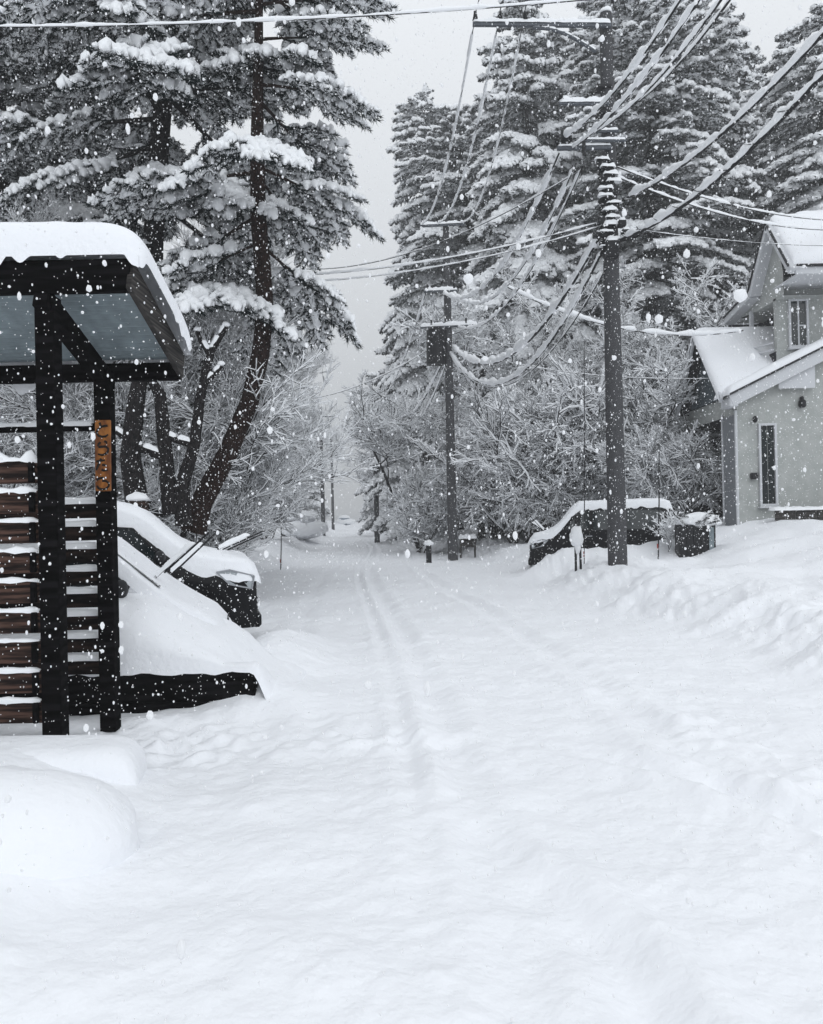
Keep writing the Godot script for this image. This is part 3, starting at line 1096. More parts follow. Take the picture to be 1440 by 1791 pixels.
func make_houses() -> void:
	var o := thing("stucco_house", "two-storey pale stucco house with steep snowy roofs and a balcony", "house", Vector3(9, 1.0, -22))
	var k := Vector3(9, 1.0, -22)
	var loc := func(x: float, y: float, d: float) -> Vector3: return Vector3(x, y, -d) - k
	# ground-floor gable wall, facing the road, with its side return
	var w := MB.new()
	var fy := func(x: float) -> float: return 4.3 + (x - 8.3) * 0.48
	w.face([loc.call(8.3, 0.4, 20.9), loc.call(13.4, 0.4, 20.9), loc.call(13.4, 6.6, 20.9), loc.call(12.9, fy.call(12.9), 20.9), loc.call(8.3, fy.call(8.3), 20.9)], Vector3(0, 0, 1))
	w.face([loc.call(8.3, 0.4, 20.9), loc.call(8.3, 4.3, 20.9), loc.call(8.3, 4.3, 21.8), loc.call(8.3, 0.4, 21.8)], Vector3(-1, 0, 0))
	w.face([loc.call(8.3, 0.4, 21.8), loc.call(8.3, 4.3, 21.8), loc.call(8.75, 4.3, 21.8), loc.call(8.75, 0.4, 21.8)], Vector3(0, 0, -1))
	w.face([loc.call(8.3, 3.9, 22.0), loc.call(8.3, 4.4, 22.0), loc.call(8.3, 4.4, 25.0), loc.call(8.3, 3.9, 25.0)], Vector3(-1, 0, 0))
	w.face([loc.call(8.3, 3.9, 21.8), loc.call(8.3, 4.4, 21.8), loc.call(8.3, 4.4, 22.0), loc.call(8.3, 3.9, 22.0)], Vector3(-1, 0, 0))
	part("wall", w, "stucco", o)
	var pw := MB.new()
	pw.box(loc.call(8.29, 2.35, 21.4), Vector3(0.03, 3.1, 0.86))
	part("grey_pillar_face", pw, "grey_panel", o)
	for q in [[8.275, 21.81], [8.275, 20.92]]:
		var cm := MB.new()
		cm.box(loc.call(q[0], 2.35, q[1]), Vector3(0.06, 3.3, 0.07), 0.01)
		part("corner_trim", cm, "trim_white", o)
	# entrance porch: dark recess behind the pillar
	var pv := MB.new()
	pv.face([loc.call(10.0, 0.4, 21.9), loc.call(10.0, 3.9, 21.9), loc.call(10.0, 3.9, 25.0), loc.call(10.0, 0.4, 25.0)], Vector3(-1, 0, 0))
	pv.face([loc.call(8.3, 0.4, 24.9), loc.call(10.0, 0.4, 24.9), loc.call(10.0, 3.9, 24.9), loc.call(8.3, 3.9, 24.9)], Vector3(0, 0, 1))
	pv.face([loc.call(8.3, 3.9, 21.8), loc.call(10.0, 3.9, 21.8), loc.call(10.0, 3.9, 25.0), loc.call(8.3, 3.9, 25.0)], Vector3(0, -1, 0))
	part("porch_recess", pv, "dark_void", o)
	# fascia and verge of the ground-floor gable
	var vb := MB.new()
	vb.beam(loc.call(8.05, 4.2, 20.62), loc.call(12.9, fy.call(12.9) + 0.02, 20.62), 0.06, 0.3, 0.008)
	part("bargeboard", vb, "trim_white", o)
	var vs := MB.new()
	vs.beam(loc.call(8.0, 4.36, 20.6), loc.call(12.9, fy.call(12.9) + 0.2, 20.6), 0.16, 0.05, 0.008)
	part("verge_flashing", vs, "plastic", o)
	var bx := MB.new()
	bx.face([loc.call(9.3, 4.5, 20.72), loc.call(10.22, 4.5, 20.72), loc.call(10.22, fy.call(10.22), 20.72), loc.call(9.3, fy.call(9.3), 20.72)], Vector3(0, 0, 1))
	part("soffit_return", bx, "trim_white", o)
	var eb := MB.new()
	eb.box(loc.call(8.12, 4.18, 20.9), Vector3(0.22, 0.24, 0.6), 0.02)
	part("eave_return", eb, "trim_white", o)
	var ra := MB.new()
	ra.face([loc.call(7.95, 4.3, 20.6), loc.call(12.9, fy.call(12.9) + 0.16, 20.6), loc.call(12.9, fy.call(12.9) + 0.16, 21.6), loc.call(7.95, 4.3, 21.6)], Vector3(0, 1, 0))
	var rf := part("lower_roof", ra, "plastic", o)
	var sa := MB.new()
	snow_slab(sa, loc.call(8.0, 4.37, 20.55), loc.call(12.9, fy.call(12.9) + 0.22, 20.55), loc.call(12.9, fy.call(12.9) + 0.22, 21.6), loc.call(8.0, 4.37, 21.6), 0.2, 0.2, 0.04, 0.03, 3.0)
	part("snow", sa, "snow", rf)
	# entrance roof with its ridge along x and a dark gable end
	var ga := MB.new()
	ga.face([loc.call(8.25, 4.4, 21.6), loc.call(8.25, 6.2, 22.8), loc.call(8.25, 4.4, 24.2)], Vector3(-1, 0, 0))
	part("gable_end", ga, "dark_siding", o)
	var rb := MB.new()
	rb.face([loc.call(7.9, 4.28, 20.95), loc.call(11.5, 4.28, 20.95), loc.call(11.5, 6.28, 22.8), loc.call(7.9, 6.28, 22.8)], Vector3(0, 1, 1))
	rb.face([loc.call(7.9, 4.28, 24.5), loc.call(11.5, 4.28, 24.5), loc.call(11.5, 6.28, 22.8), loc.call(7.9, 6.28, 22.8)], Vector3(0, 1, -1))
	var re := part("entrance_roof", rb, "plastic", o)
	var sb := MB.new()
	snow_slab(sb, loc.call(7.92, 4.33, 21.0), loc.call(11.5, 4.33, 21.0), loc.call(11.5, 6.34, 22.85), loc.call(7.92, 6.34, 22.85), 0.3, 0.3, 0.05, 0.05, 8.0)
	snow_slab(sb, loc.call(11.5, 4.33, 24.5), loc.call(7.92, 4.33, 24.5), loc.call(7.92, 6.34, 22.75), loc.call(11.5, 6.34, 22.75), 0.3, 0.3, 0.05, 0.05, 9.0)
	part("snow", sb, "snow", re)
	for q in [[20.93, 4.26, 22.8, 6.3], [24.5, 4.2, 22.8, 6.3]]:
		var gb := MB.new()
		gb.beam(loc.call(7.93, q[1], q[0]), loc.call(7.93, q[3], q[2]), 0.07, 0.16, 0.008)
		part("bargeboard", gb, "trim_white", o)
	# upper storey
	var u := MB.new()
	u.face([loc.call(9.58, 4.6, 21.4), loc.call(13.5, 4.6, 21.4), loc.call(13.5, 7.5, 21.4), loc.call(9.58, 7.5, 21.4)], Vector3(0, 0, 1))
	u.face([loc.call(9.58, 6.9, 20.95), loc.call(9.58, 7.5, 20.95), loc.call(9.58, 8.7, 21.35), loc.call(9.58, 7.4, 22.5), loc.call(9.58, 7.0, 24.0), loc.call(9.58, 6.9, 22.6)], Vector3(-1, 0, 0))
	u.face([loc.call(9.58, 4.6, 21.4), loc.call(9.58, 6.95, 21.4), loc.call(9.58, 6.95, 21.55), loc.call(9.58, 4.6, 21.55)], Vector3(-1, 0, 0))
	u.face([loc.call(9.58, 6.9, 20.95), loc.call(13.5, 6.9, 20.95), loc.call(13.5, 6.9, 24.0), loc.call(9.58, 6.9, 24.0)], Vector3(0, -1, 0))
	part("wall", u, "stucco", o)
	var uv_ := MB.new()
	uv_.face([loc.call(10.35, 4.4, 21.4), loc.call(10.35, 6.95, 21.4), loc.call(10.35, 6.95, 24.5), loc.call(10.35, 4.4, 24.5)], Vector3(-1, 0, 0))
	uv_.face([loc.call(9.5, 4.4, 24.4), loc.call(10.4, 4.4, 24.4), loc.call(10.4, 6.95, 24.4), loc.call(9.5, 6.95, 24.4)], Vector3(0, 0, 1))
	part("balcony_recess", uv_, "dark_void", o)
	var post := MB.new()
	post.box(loc.call(9.56, 6.1, 22.9), Vector3(0.1, 1.75, 0.1), 0.01)
	part("balcony_post", post, "trim_white", o)
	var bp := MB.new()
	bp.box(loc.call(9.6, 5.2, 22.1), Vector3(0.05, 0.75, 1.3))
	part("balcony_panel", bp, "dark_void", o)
	var rl := MB.new()
	rl.beam(loc.call(9.5, 5.62, 21.45), loc.call(9.2, 5.62, 22.3), 0.05, 0.05)
	rl.beam(loc.call(9.2, 5.62, 22.3), loc.call(8.9, 5.3, 22.7), 0.05, 0.05)
	rl.beam(loc.call(9.5, 5.8, 21.45), loc.call(9.2, 5.8, 22.3), 0.04, 0.04)
	rl.beam(loc.call(9.2, 5.8, 22.3), loc.call(8.7, 5.45, 22.8), 0.04, 0.04)
	part("balcony_rail", rl, "trim_white", o)
	var dr := MB.new()
	dr.box(loc.call(10.3, 5.9, 21.75), Vector3(0.06, 0.7, 0.4), 0.01)
	part("balcony_door", dr, "trim_white", o)
	window(o, loc.call(10.14, 6.28, 21.4), 0.4, 1.15, Vector3(0, 0, 1))
	window(o, loc.call(9.05, 2.6, 20.9), 0.34, 1.98, Vector3(0, 0, 1), false)
	# main roof over the upper storey: steep front slope, kinked rear slope
	var cr := MB.new()
	cr.face([loc.call(9.42, 7.36, 20.0), loc.call(13.6, 7.36, 20.0), loc.call(13.6, 8.86, 21.25), loc.call(9.42, 8.86, 21.25)], Vector3(0, 1, 1))
	cr.face([loc.call(9.42, 8.86, 21.25), loc.call(13.6, 8.86, 21.25), loc.call(13.6, 7.4, 22.4), loc.call(9.42, 7.4, 22.4)], Vector3(0, 1, -1))
	cr.face([loc.call(9.42, 7.4, 22.4), loc.call(13.6, 7.4, 22.4), loc.call(13.6, 7.1, 24.2), loc.call(9.42, 7.1, 24.2)], Vector3(0, 1, -1))
	var mr := part("main_roof", cr, "plastic", o)
	var sc := MB.new()
	snow_slab(sc, loc.call(9.44, 7.42, 20.0), loc.call(13.6, 7.42, 20.0), loc.call(13.6, 8.94, 21.3), loc.call(9.44, 8.94, 21.3), 0.25, 0.28, 0.04, 0.03, 13.0)
	snow_slab(sc, loc.call(13.6, 7.45, 22.4), loc.call(9.44, 7.45, 22.4), loc.call(9.44, 8.94, 21.2), loc.call(13.6, 8.94, 21.2), 0.16, 0.2, 0.03, 0.0, 14.0)
	snow_slab(sc, loc.call(13.6, 7.16, 24.2), loc.call(9.44, 7.16, 24.2), loc.call(9.44, 7.46, 22.4), loc.call(13.6, 7.46, 22.4), 0.22, 0.2, 0.03, 0.02, 15.0)
	part("snow", sc, "snow", mr)
	for q in [[20.0, 7.26, 21.25, 8.78], [22.4, 7.3, 21.25, 8.78], [24.2, 7.0, 22.4, 7.3]]:
		var gb := MB.new()
		gb.beam(loc.call(9.44, q[1], q[0]), loc.call(9.44, q[3], q[2]), 0.3, 0.2, 0.01)
		part("bargeboard", gb, "trim_white", o)
		var gf := MB.new()
		gf.beam(loc.call(9.40, q[1] + 0.11, q[0]), loc.call(9.40, q[3] + 0.11, q[2]), 0.3, 0.05, 0.01)
		part("verge_flashing", gf, "plastic", o)
	var fa := MB.new()
	fa.box(loc.call(11.5, 7.28, 20.02), Vector3(4.1, 0.22, 0.06), 0.01)
	part("fascia", fa, "trim_white", o)
	var gu := MB.new()
	gu.box(loc.call(11.5, 7.37, 19.98), Vector3(4.1, 0.06, 0.1), 0.01)
	part("gutter", gu, "plastic", o)
	var sf := MB.new()
	sf.box(loc.call(11.5, 7.18, 20.7), Vector3(4.0, 0.03, 1.35))
	part("soffit", sf, "trim_white", o)
	# highest roof behind
	var hr := MB.new()
	hr.face([loc.call(11.6, 8.9, 23.2), loc.call(15.0, 8.9, 23.2), loc.call(15.0, 10.1, 24.6), loc.call(11.6, 10.1, 24.6)], Vector3(0, 1, 1))
	hr.face([loc.call(11.6, 8.4, 26.0), loc.call(15.0, 8.4, 26.0), loc.call(15.0, 10.1, 24.6), loc.call(11.6, 10.1, 24.6)], Vector3(0, 1, -1))
	hr.face([loc.call(11.65, 7.0, 23.3), loc.call(11.65, 8.9, 23.3), loc.call(11.65, 10.0, 24.6), loc.call(11.65, 8.4, 25.9), loc.call(11.65, 7.0, 25.9)], Vector3(-1, 0, 0))
	var h2 := part("rear_roof", hr, "plastic", o)
	var sd := MB.new()
	snow_slab(sd, loc.call(11.6, 8.95, 23.2), loc.call(15.0, 8.95, 23.2), loc.call(15.0, 10.15, 24.6), loc.call(11.6, 10.15, 24.6), 0.3, 0.3, 0.05, 0.02, 18.0)
	part("snow", sd, "snow", h2)
	# small fittings on the wall
	var wl := MB.new()
	wl.box(loc.call(9.93, 4.12, 20.82), Vector3(0.16, 0.2, 0.16), 0.04)
	wl.box(loc.call(9.93, 4.26, 20.84), Vector3(0.08, 0.1, 0.1), 0.02)
	part("wall_vent", wl, "plastic", o)
	var me := MB.new()
	me.box(loc.call(8.68, 2.32, 20.83), Vector3(0.17, 0.16, 0.14), 0.02)
	part("meter_box", me, "plastic", o)
	var l2 := MB.new()
	l2.blob(loc.call(8.72, 3.75, 20.8), Vector3(0.06, 0.09, 0.08), 10, 6, 0.0, nz, 1.0)
	part("wall_light", l2, "plastic", o)
	# low timber terrace along the foot of the wall
	var te := thing("garden_terrace", "low timber terrace edge at the foot of the stucco wall", "terrace", Vector3(9.9, 1.0, -20.2))
	for i in 6:
		var pm := MB.new()
		pm.box(Vector3(-0.75 + 0.52 * i, 0.24, 0), Vector3(0.5, 0.4, 0.05), 0.006)
		part("plank", pm, "weathered_timber", te)
	var ts := MB.new()
	snow_ridge(ts, Vector3(-1.1, 0.45, -0.05), Vector3(2.4, 0.45, -0.05), 0.3, 0.08, 4.0)
	part("snow", ts, "clump_snow", te)
	# pale house far back behind the trees across the drive
	var b := thing("pale_house", "plain pale-walled house half hidden by trunks beyond the parked cars", "house", Vector3(-7.3, 0.4, -21))
	var bw := MB.new()
	bw.box(Vector3(0, 1.6, -2.0), Vector3(4.4, 3.6, 4.0))
	part("wall", bw, "trim_white", b)
	var br := MB.new()
	br.face([Vector3(-2.5, 3.3, 0.3), Vector3(2.5, 3.3, 0.3), Vector3(2.5, 4.9, -2.0), Vector3(-2.5, 4.9, -2.0)], Vector3(0, 1, 1))
	br.face([Vector3(-2.5, 3.3, -4.3), Vector3(2.5, 3.3, -4.3), Vector3(2.5, 4.9, -2.0), Vector3(-2.5, 4.9, -2.0)], Vector3(0, 1, -1))
	br.face([Vector3(2.2, 3.3, 0.0), Vector3(2.2, 4.7, -2.0), Vector3(2.2, 3.3, -4.0)], Vector3(1, 0, 0))
	br.face([Vector3(-2.2, 3.3, 0.0), Vector3(-2.2, 4.7, -2.0), Vector3(-2.2, 3.3, -4.0)], Vector3(-1, 0, 0))
	var brp := part("roof", br, "grey_panel", b)
	var bs := MB.new()
	snow_slab(bs, Vector3(-2.5, 3.36, 0.3), Vector3(2.5, 3.36, 0.3), Vector3(2.5, 4.96, -2.05), Vector3(-2.5, 4.96, -2.05), 0.35, 0.3, 0.06, 0.04, 21.0)
	part("snow", bs, "snow", brp)
	window(b, Vector3(-1.2, 1.9, 0.0), 1.1, 1.1, Vector3(0, 0, 1))

# ------------------------------------------------------------------ shelter by the drive
func make_shelter() -> void:
	var k := Vector3(-2.22, 0.1, -5.1)
	var o := thing("timber_shelter", "black timber shelter with a snow-capped lean-to roof and slatted sides", "shelter", k)
	var X := func(x: float, y: float, d: float) -> Vector3: return Vector3(x, y, -d) - k
	var boxp := func(called: String, c: Vector3, s: Vector3, m: String, ch := 0.006, par: Node = null) -> MeshInstance3D:
		var mb := MB.new()
		mb.box(c, s, ch)
		return part(called, mb, m, par if par else o)
	# posts
	boxp.call("post", X.call(-2.225, 1.45, 5.1), Vector3(0.12, 2.9, 0.12), "black_timber")
	boxp.call("post", X.call(-2.2, 1.3, 5.95), Vector3(0.115, 2.6, 0.115), "black_timber")
	boxp.call("post", X.call(-4.3, 1.45, 5.1), Vector3(0.12, 2.9, 0.12), "black_timber")
	boxp.call("post", X.call(-4.3, 1.3, 5.95), Vector3(0.115, 2.6, 0.115), "black_timber")
	# roof frame
	boxp.call("front_beam", X.call(-3.15, 3.0, 5.03), Vector3(2.94, 0.2, 0.06), "black_timber")
	boxp.call("back_beam", X.call(-3.15, 2.6, 6.08), Vector3(2.94, 0.13, 0.06), "black_timber")
	for x in [-1.68, -4.62]:
		var vb := MB.new()
		vb.beam(X.call(x, 3.0, 5.0), X.call(x, 2.64, 6.11), 0.035, 0.19, 0.004)
		part("verge_board", vb, "weathered_timber", o)
	for x in [-2.225, -4.3]:
		var rm := MB.new()
		rm.beam(X.call(x, 2.88, 5.0), X.call(x, 2.52, 6.12), 0.09, 0.13, 0.004)
		part("rafter", rm, "black_timber", o)
	# corrugated sheet, its ridges running along the beam
	var sh := MB.new()
	for s in 2:
		var pts := PackedVector3Array()
		var nn := 190
		for i in nn + 1:
			var t := float(i) / nn
			var y := lerpf(3.06, 2.7, t) + 0.011 * sin(t * 1.12 / 0.052 * TAU) + (0.003 if s == 0 else 0.0)
			pts.append(X.call(-4.6, y, lerpf(5.0, 6.1, t)))
			pts.append(X.call(-1.7, y, lerpf(5.0, 6.1, t)))
		sh.grid(pts, 2, nn + 1, s == 1)
	part("roof_sheet", sh, "roof_sheet", o)
	# snow on the roof
	var sm := MB.new()
	snow_slab(sm, X.call(-4.7, 3.1, 4.97), X.call(-1.655, 3.1, 4.97), X.call(-1.655, 2.735, 6.13), X.call(-4.7, 2.735, 6.13), 0.34, 0.34, 0.07, 0.13, 2.0, 220, 60)
	part("roof_snow", sm, "snow", o)
	# rail between the rear posts
	var ra := boxp.call("rail", X.call(-3.25, 2.19, 5.98), Vector3(1.98, 0.055, 0.05), "black_timber")
	var rs := MB.new()
	snow_ridge(rs, X.call(-4.2, 2.217, 5.98), X.call(-2.27, 2.217, 5.98), 0.05, 0.022, 7.0, 0.8)
	part("snow", rs, "clump_snow", ra)
	# front slats
	for i in 9:
		var y := 1.825 - 0.1875 * i
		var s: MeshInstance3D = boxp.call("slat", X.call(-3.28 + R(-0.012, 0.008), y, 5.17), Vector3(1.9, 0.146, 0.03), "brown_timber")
		var sn := MB.new()
		snow_ridge(sn, X.call(-4.22, y + 0.074, 5.165), X.call(-2.335, y + 0.074, 5.165), 0.042, 0.017 if i > 0 else 0.055, 20.0 + i, 0.95)
		part("snow", sn, "clump_snow", s)
		var bt: MeshInstance3D = boxp.call("batten", X.call(-2.365, y - 0.005, 5.14), Vector3(0.035, 0.128, 0.03), "black_timber")
	boxp.call("stile", X.call(-2.31, 1.0, 5.19), Vector3(0.045, 1.75, 0.025), "dark_brown_timber")
	# rear slats
	for i in 8:
		var y := 1.59 - 0.1636 * i
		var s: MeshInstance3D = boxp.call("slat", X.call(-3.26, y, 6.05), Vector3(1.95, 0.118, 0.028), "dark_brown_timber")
		var sn := MB.new()
		snow_ridge(sn, X.call(-4.22, y + 0.06, 6.045), X.call(-2.29, y + 0.06, 6.045), 0.05, 0.042 if i == 0 else 0.034, 40.0 + i, 0.25)
		part("snow", sn, "clump_snow", s)
	# low dark wall with heaped snow
	var w := thing("low_wall", "low black timber edging wall under heaped snow beside the shelter", "wall", Vector3(-2.8, 0.0, -6.5))
	for i in 2:
		var wm := MB.new()
		wm.box(Vector3(0, 0.2 - 0.24 * i, 0), Vector3(3.1, 0.235, 0.13), 0.012)
		part("sleeper", wm, "black_timber", w)
	for i in 3:
		var wm := MB.new()
		wm.box(Vector3(0, 0.44 + 0.235 * i - 0.0, 0.0) + Vector3(-0.75, 0, 0), Vector3(1.6, 0.225, 0.03), 0.006)
		if i == 0:
			part("board", wm, "black_timber", w)
	var hp := MB.new()
	var pts := PackedVector3Array()
	var nu := 72
	var nv := 44
	for j in nv + 1:
		for i in nu + 1:
			var x := lerpf(-3.4, -0.98, float(i) / nu)
			var f := float(j) / nv
			var d := lerpf(6.4, 8.5, f)
			var ridge := 0.98 - 0.1 * ss(-2.7, -2.25, x) - 0.33 * ss(-2.3, -1.6, x) - 0.36 * ss(-1.72, -1.22, x)
			ridge -= 0.14 * ss(7.5, 8.4, d) * ss(-1.9, -2.5, x) + 0.3 * ss(7.6, 8.4, d) * ss(-2.4, -1.9, x)
			var e := clampf((d - 6.4) / 0.62, 0.0, 1.0)
			e = pow(1.0 - pow(1.0 - e, 2.2), 0.62)
			var er := clampf((-1.0 - x) / 0.35, 0.0, 1.0)
			e *= sqrt(maxf(0.0, 1.0 - (1.0 - er) * (1.0 - er)))
			var lump := 0.03 * nz.get_noise_2d(x * 30.0, d * 30.0) + 0.014 * nf.get_noise_2d(x * 60.0, d * 60.0)
			var base := 0.335 if d < 6.6 else lerpf(0.3, 0.05, ss(6.6, 7.2, d))
			base = lerpf(base, -0.02, ss(-1.27, -1.08, x))
			ridge = maxf(ridge, base + 0.06)
			var rag := 0.025 + 0.03 * nz.get_noise_2d(x * 60.0, 50.0)
			pts.append(Vector3(x + 0.03 * e * sin(e * PI), base + (ridge - base) * e + lump * e - (rag if j == 0 else 0.0), -d + 0.05 * sin(e * PI)) - Vector3(-2.8, 0, -6.5))
	hp.grid(pts, nu + 1, nv + 1)
	part("snow", hp, "snow", w)
	# name board on the rear post
	var s := thing("name_board", "narrow varnished wooden name board with dark brushed characters on black post", "sign", Vector3(-2.19, 1.72, -5.868))
	s.rotation.z = deg_to_rad(-0.8)
	var bm := MB.new()
	bm.box(Vector3(0, 0.253, 0), Vector3(0.11, 0.506, 0.022), 0.004)
	part("board", bm, "sign_board", s)
	var strokes := [
		[[335, 205], [352, 250], [372, 292]], [[492, 268], [440, 272], [370, 290], [300, 345], [268, 410], [300, 470], [370, 495], [440, 488], [492, 450]],
		[[410, 585], [450, 605], [455, 640]], [[335, 605], [300, 640], [280, 690]], [[290, 705], [350, 700], [430, 695], [480, 740], [470, 800], [420, 850], [350, 872], [275, 850]],
		[[235, 1005], [320, 985], [405, 980]], [[330, 940], [290, 1040], [250, 1120], [225, 1185]], [[345, 1070], [400, 1078], [420, 1095]], [[330, 1165], [370, 1190], [450, 1180]],
		[[222, 1385], [270, 1350], [340, 1335], [368, 1350]], [[330, 1400], [400, 1400], [450, 1440], [455, 1500], [400, 1560], [320, 1578], [250, 1550], [220, 1495]],
	]
	for st in strokes:
		var sp := PackedVector3Array()
		var sr := PackedFloat32Array()
		for i in st.size():
			var y: float = st[i][1]
			var x: float = st[i][0] - (245.0 + (y - 150.0) * (-65.0 / 1460.0))
			sp.append(Vector3((x / 300.0 - 0.5) * 0.11, 0.506 * (1.0 - (y - 150.0) / 1460.0), 0.0115))
			sr.append(0.0088 if i < st.size() - 1 else 0.006)
		var cm := MB.new()
		cm.tube(sp, sr, 8)
		for i in cm.v.size():
			cm.v[i].z = 0.0112 + (cm.v[i].z - 0.0115) * 0.25
		part("brush_stroke", cm, "sign_ink", s)
	snow_lump(Vector3(-1.95, 0.0, -3.78), Vector3(0.64, 0.37, 0.5), "rounded heap of fresh snow with an undercut edge by the camera")
	# firm shelf of snow at the foot of the shelter
	var pm := MB.new()
	snow_slab(pm, Vector3(-4.2, 0.0, -4.35), Vector3(-1.55, -0.02, -4.55), Vector3(-1.66, 0.0, -5.0), Vector3(-4.2, 0.02, -5.02), 0.24, 0.2, 0.02, 0.03, 31.0, 70, 24)
	var sfm := MeshInstance3D.new()
	sfm.mesh = pm.put(ArrayMesh.new(), mats["snow"])
	sfm.name = numbered("snow_shelf")
	add_child(sfm)
	tag(sfm, "flat shelf of snow with a cut edge at the shelter's foot", "snow shelf")

# ------------------------------------------------------------------ cars
func make_cars() -> void:
	# profiles run from the nose backwards
	var hatch := [[0.0, 0.42], [-0.1, 0.56], [-0.55, 0.82], [-0.98, 1.22], [-1.3, 1.4], [-2.6, 1.42], [-3.2, 1.1], [-3.4, 0.8]]
	car("buried_car", "pale car under deep snow beside the low wall, wiper arm raised", Vector3(-1.78, 0.02, -7.85), 0.2, hatch, 0.84, 0.76, "white_paint",
		[[[-0.55, 0.88], [-0.98, 1.24]], [[-3.2, 1.1], [-2.6, 1.42]]], [[[-0.78, 0.92], [-1.12, 1.22], [-1.8, 1.3], [-1.8, 0.93]], [[-1.88, 0.93], [-1.88, 1.3], [-2.5, 1.29], [-2.75, 0.98]]],
		[-0.6, -2.85], 0.09, [[-0.6, 0.98, 0.42, 0.34, 0.3, 0.05], [-0.52, 0.98, -0.1, 0.3, 0.28, 0.0]])
	var kei := [[0.0, 0.78], [-0.1, 0.86], [-0.75, 0.98], [-1.22, 1.4], [-1.45, 1.5], [-2.95, 1.52], [-3.3, 1.3], [-3.4, 0.8]]
	car("black_car", "black car with thick roof snow and raised wipers facing the road", Vector3(-1.92, 0.06, -9.95), 0.24, kei, 0.96, 0.76, "black_paint",
		[[[-0.75, 1.0], [-1.22, 1.4]], [[-3.3, 1.3], [-2.95, 1.5]]], [[[-0.98, 1.0], [-1.32, 1.36], [-2.05, 1.42], [-2.05, 1.0]], [[-2.13, 1.0], [-2.13, 1.42], [-2.8, 1.4], [-2.95, 1.03]]],
		[-0.6, -2.85], 0.16, [[-0.42, 1.1, 0.35, 0.36, 0.16, 0.1], [-0.4, 1.06, -0.05, 0.34, 0.15, 0.05]])
	var van := [[0.0, 0.74], [-0.08, 0.86], [-0.62, 1.0], [-1.02, 1.5], [-1.2, 1.64], [-3.1, 1.68], [-3.36, 1.6], [-3.42, 0.8]]
	car("black_minivan", "black minivan behind the concrete pole, its wipers raised, roof snowed over", Vector3(2.95, 0.02, -20.6), PI - 0.16, van, 1.0, 0.74, "black_paint",
		[[[-0.62, 1.02], [-1.02, 1.5]], [[-3.32, 1.5], [-3.1, 1.6]]], [[[-0.86, 1.06], [-1.14, 1.44], [-1.42, 1.54], [-1.42, 1.06]], [[-1.5, 1.04], [-1.5, 1.5], [-2.2, 1.53], [-2.2, 1.04]], [[-2.28, 1.04], [-2.28, 1.53], [-3.1, 1.5], [-3.15, 1.06]]],
		[-0.6, -2.85], 0.1, [[-0.35, 1.05, 0.3, 0.3, 0.2, 0.05], [-0.35, 1.05, -0.1, 0.22, 0.25, 0.05]])
	# far cars, too small to show parts
	for q in [["snow-covered far car parked beside the road near thin poles", P(532, 918, 46.0), 0.9, "white_paint"], ["tiny bluish car at the far end of the street", P(604, 906, 130.0), 0.3, "car_blue"]]:
		var mb := MB.new()
		mb.blob(Vector3(0, 0.55, 0), Vector3(1.5, 0.55, 0.8), 24, 12, 0.1, nz, 30.0, 0.1)
		mb.blob(Vector3(-0.2, 1.0, 0), Vector3(0.95, 0.5, 0.7), 20, 10, 0.1, nz, 30.0, 0.1)
		var o := thing("distant_car", q[0], "car", Vector3(q[1].x, ground_height(q[1].x, q[1].z), q[1].z), q[2])
		part("body", mb, q[3], o)
		var sn := MB.new()
		sn.blob(Vector3(0, 0.62, 0), Vector3(1.62, 0.6, 0.92), 24, 12, 0.2, nz, 30.0, 0.1)
		sn.blob(Vector3(-0.2, 1.25, 0), Vector3(1.0, 0.42, 0.74), 20, 10, 0.12, nz, 30.0, 0.6)
		part("snow", sn, "clump_snow", o)

# ------------------------------------------------------------------ utility poles and cables
func utility_pole(called: String, label: String, base: Vector3, h: float, r0: float, r1: float) -> Node3D:
	var o := thing(called, label, "utility pole", base, 0.0, "poles along the street")
	var mb := MB.new()
	mb.tube(PackedVector3Array([Vector3(0, -0.6, 0), Vector3(0, h * 0.5, 0), Vector3(0, h, 0)]), PackedFloat32Array([r0, (r0 + r1) * 0.5, r1]), 20)
	part("shaft", mb, "concrete", o)
	return o

func crossarm(o: Node3D, called: String, a: Vector3, b: Vector3, t: float, ins: Array, snow: float) -> void:
	var mb := MB.new()
	mb.beam(a, b, t, t, 0.006)
	var arm := part(called, mb, "galvanised", o)
	if snow > 0.0:
		var s := MB.new()
		snow_ridge(s, a + Vector3(0, t * 0.5, 0), b + Vector3(0, t * 0.5, 0), t * 1.25, snow, a.x * 7.0 + a.y, 0.5)
		part("snow", s, "clump_snow", arm)
	for f in ins:
		var p := a.lerp(b, f) + Vector3(0, t * 0.5, 0)
		var im := MB.new()
		im.cyl(p, p + Vector3(0, 0.05, 0), 0.02, 0.02, 8)
		for k in 3:
			im.cyl(p + Vector3(0, 0.04 + 0.045 * k, 0), p + Vector3(0, 0.075 + 0.045 * k, 0), 0.058 - 0.01 * k, 0.042 - 0.008 * k, 12)
		im.cyl(p + Vector3(0, 0.165, 0), p + Vector3(0, 0.2, 0), 0.03, 0.03, 10)
		part("insulator", im, "plastic", o)

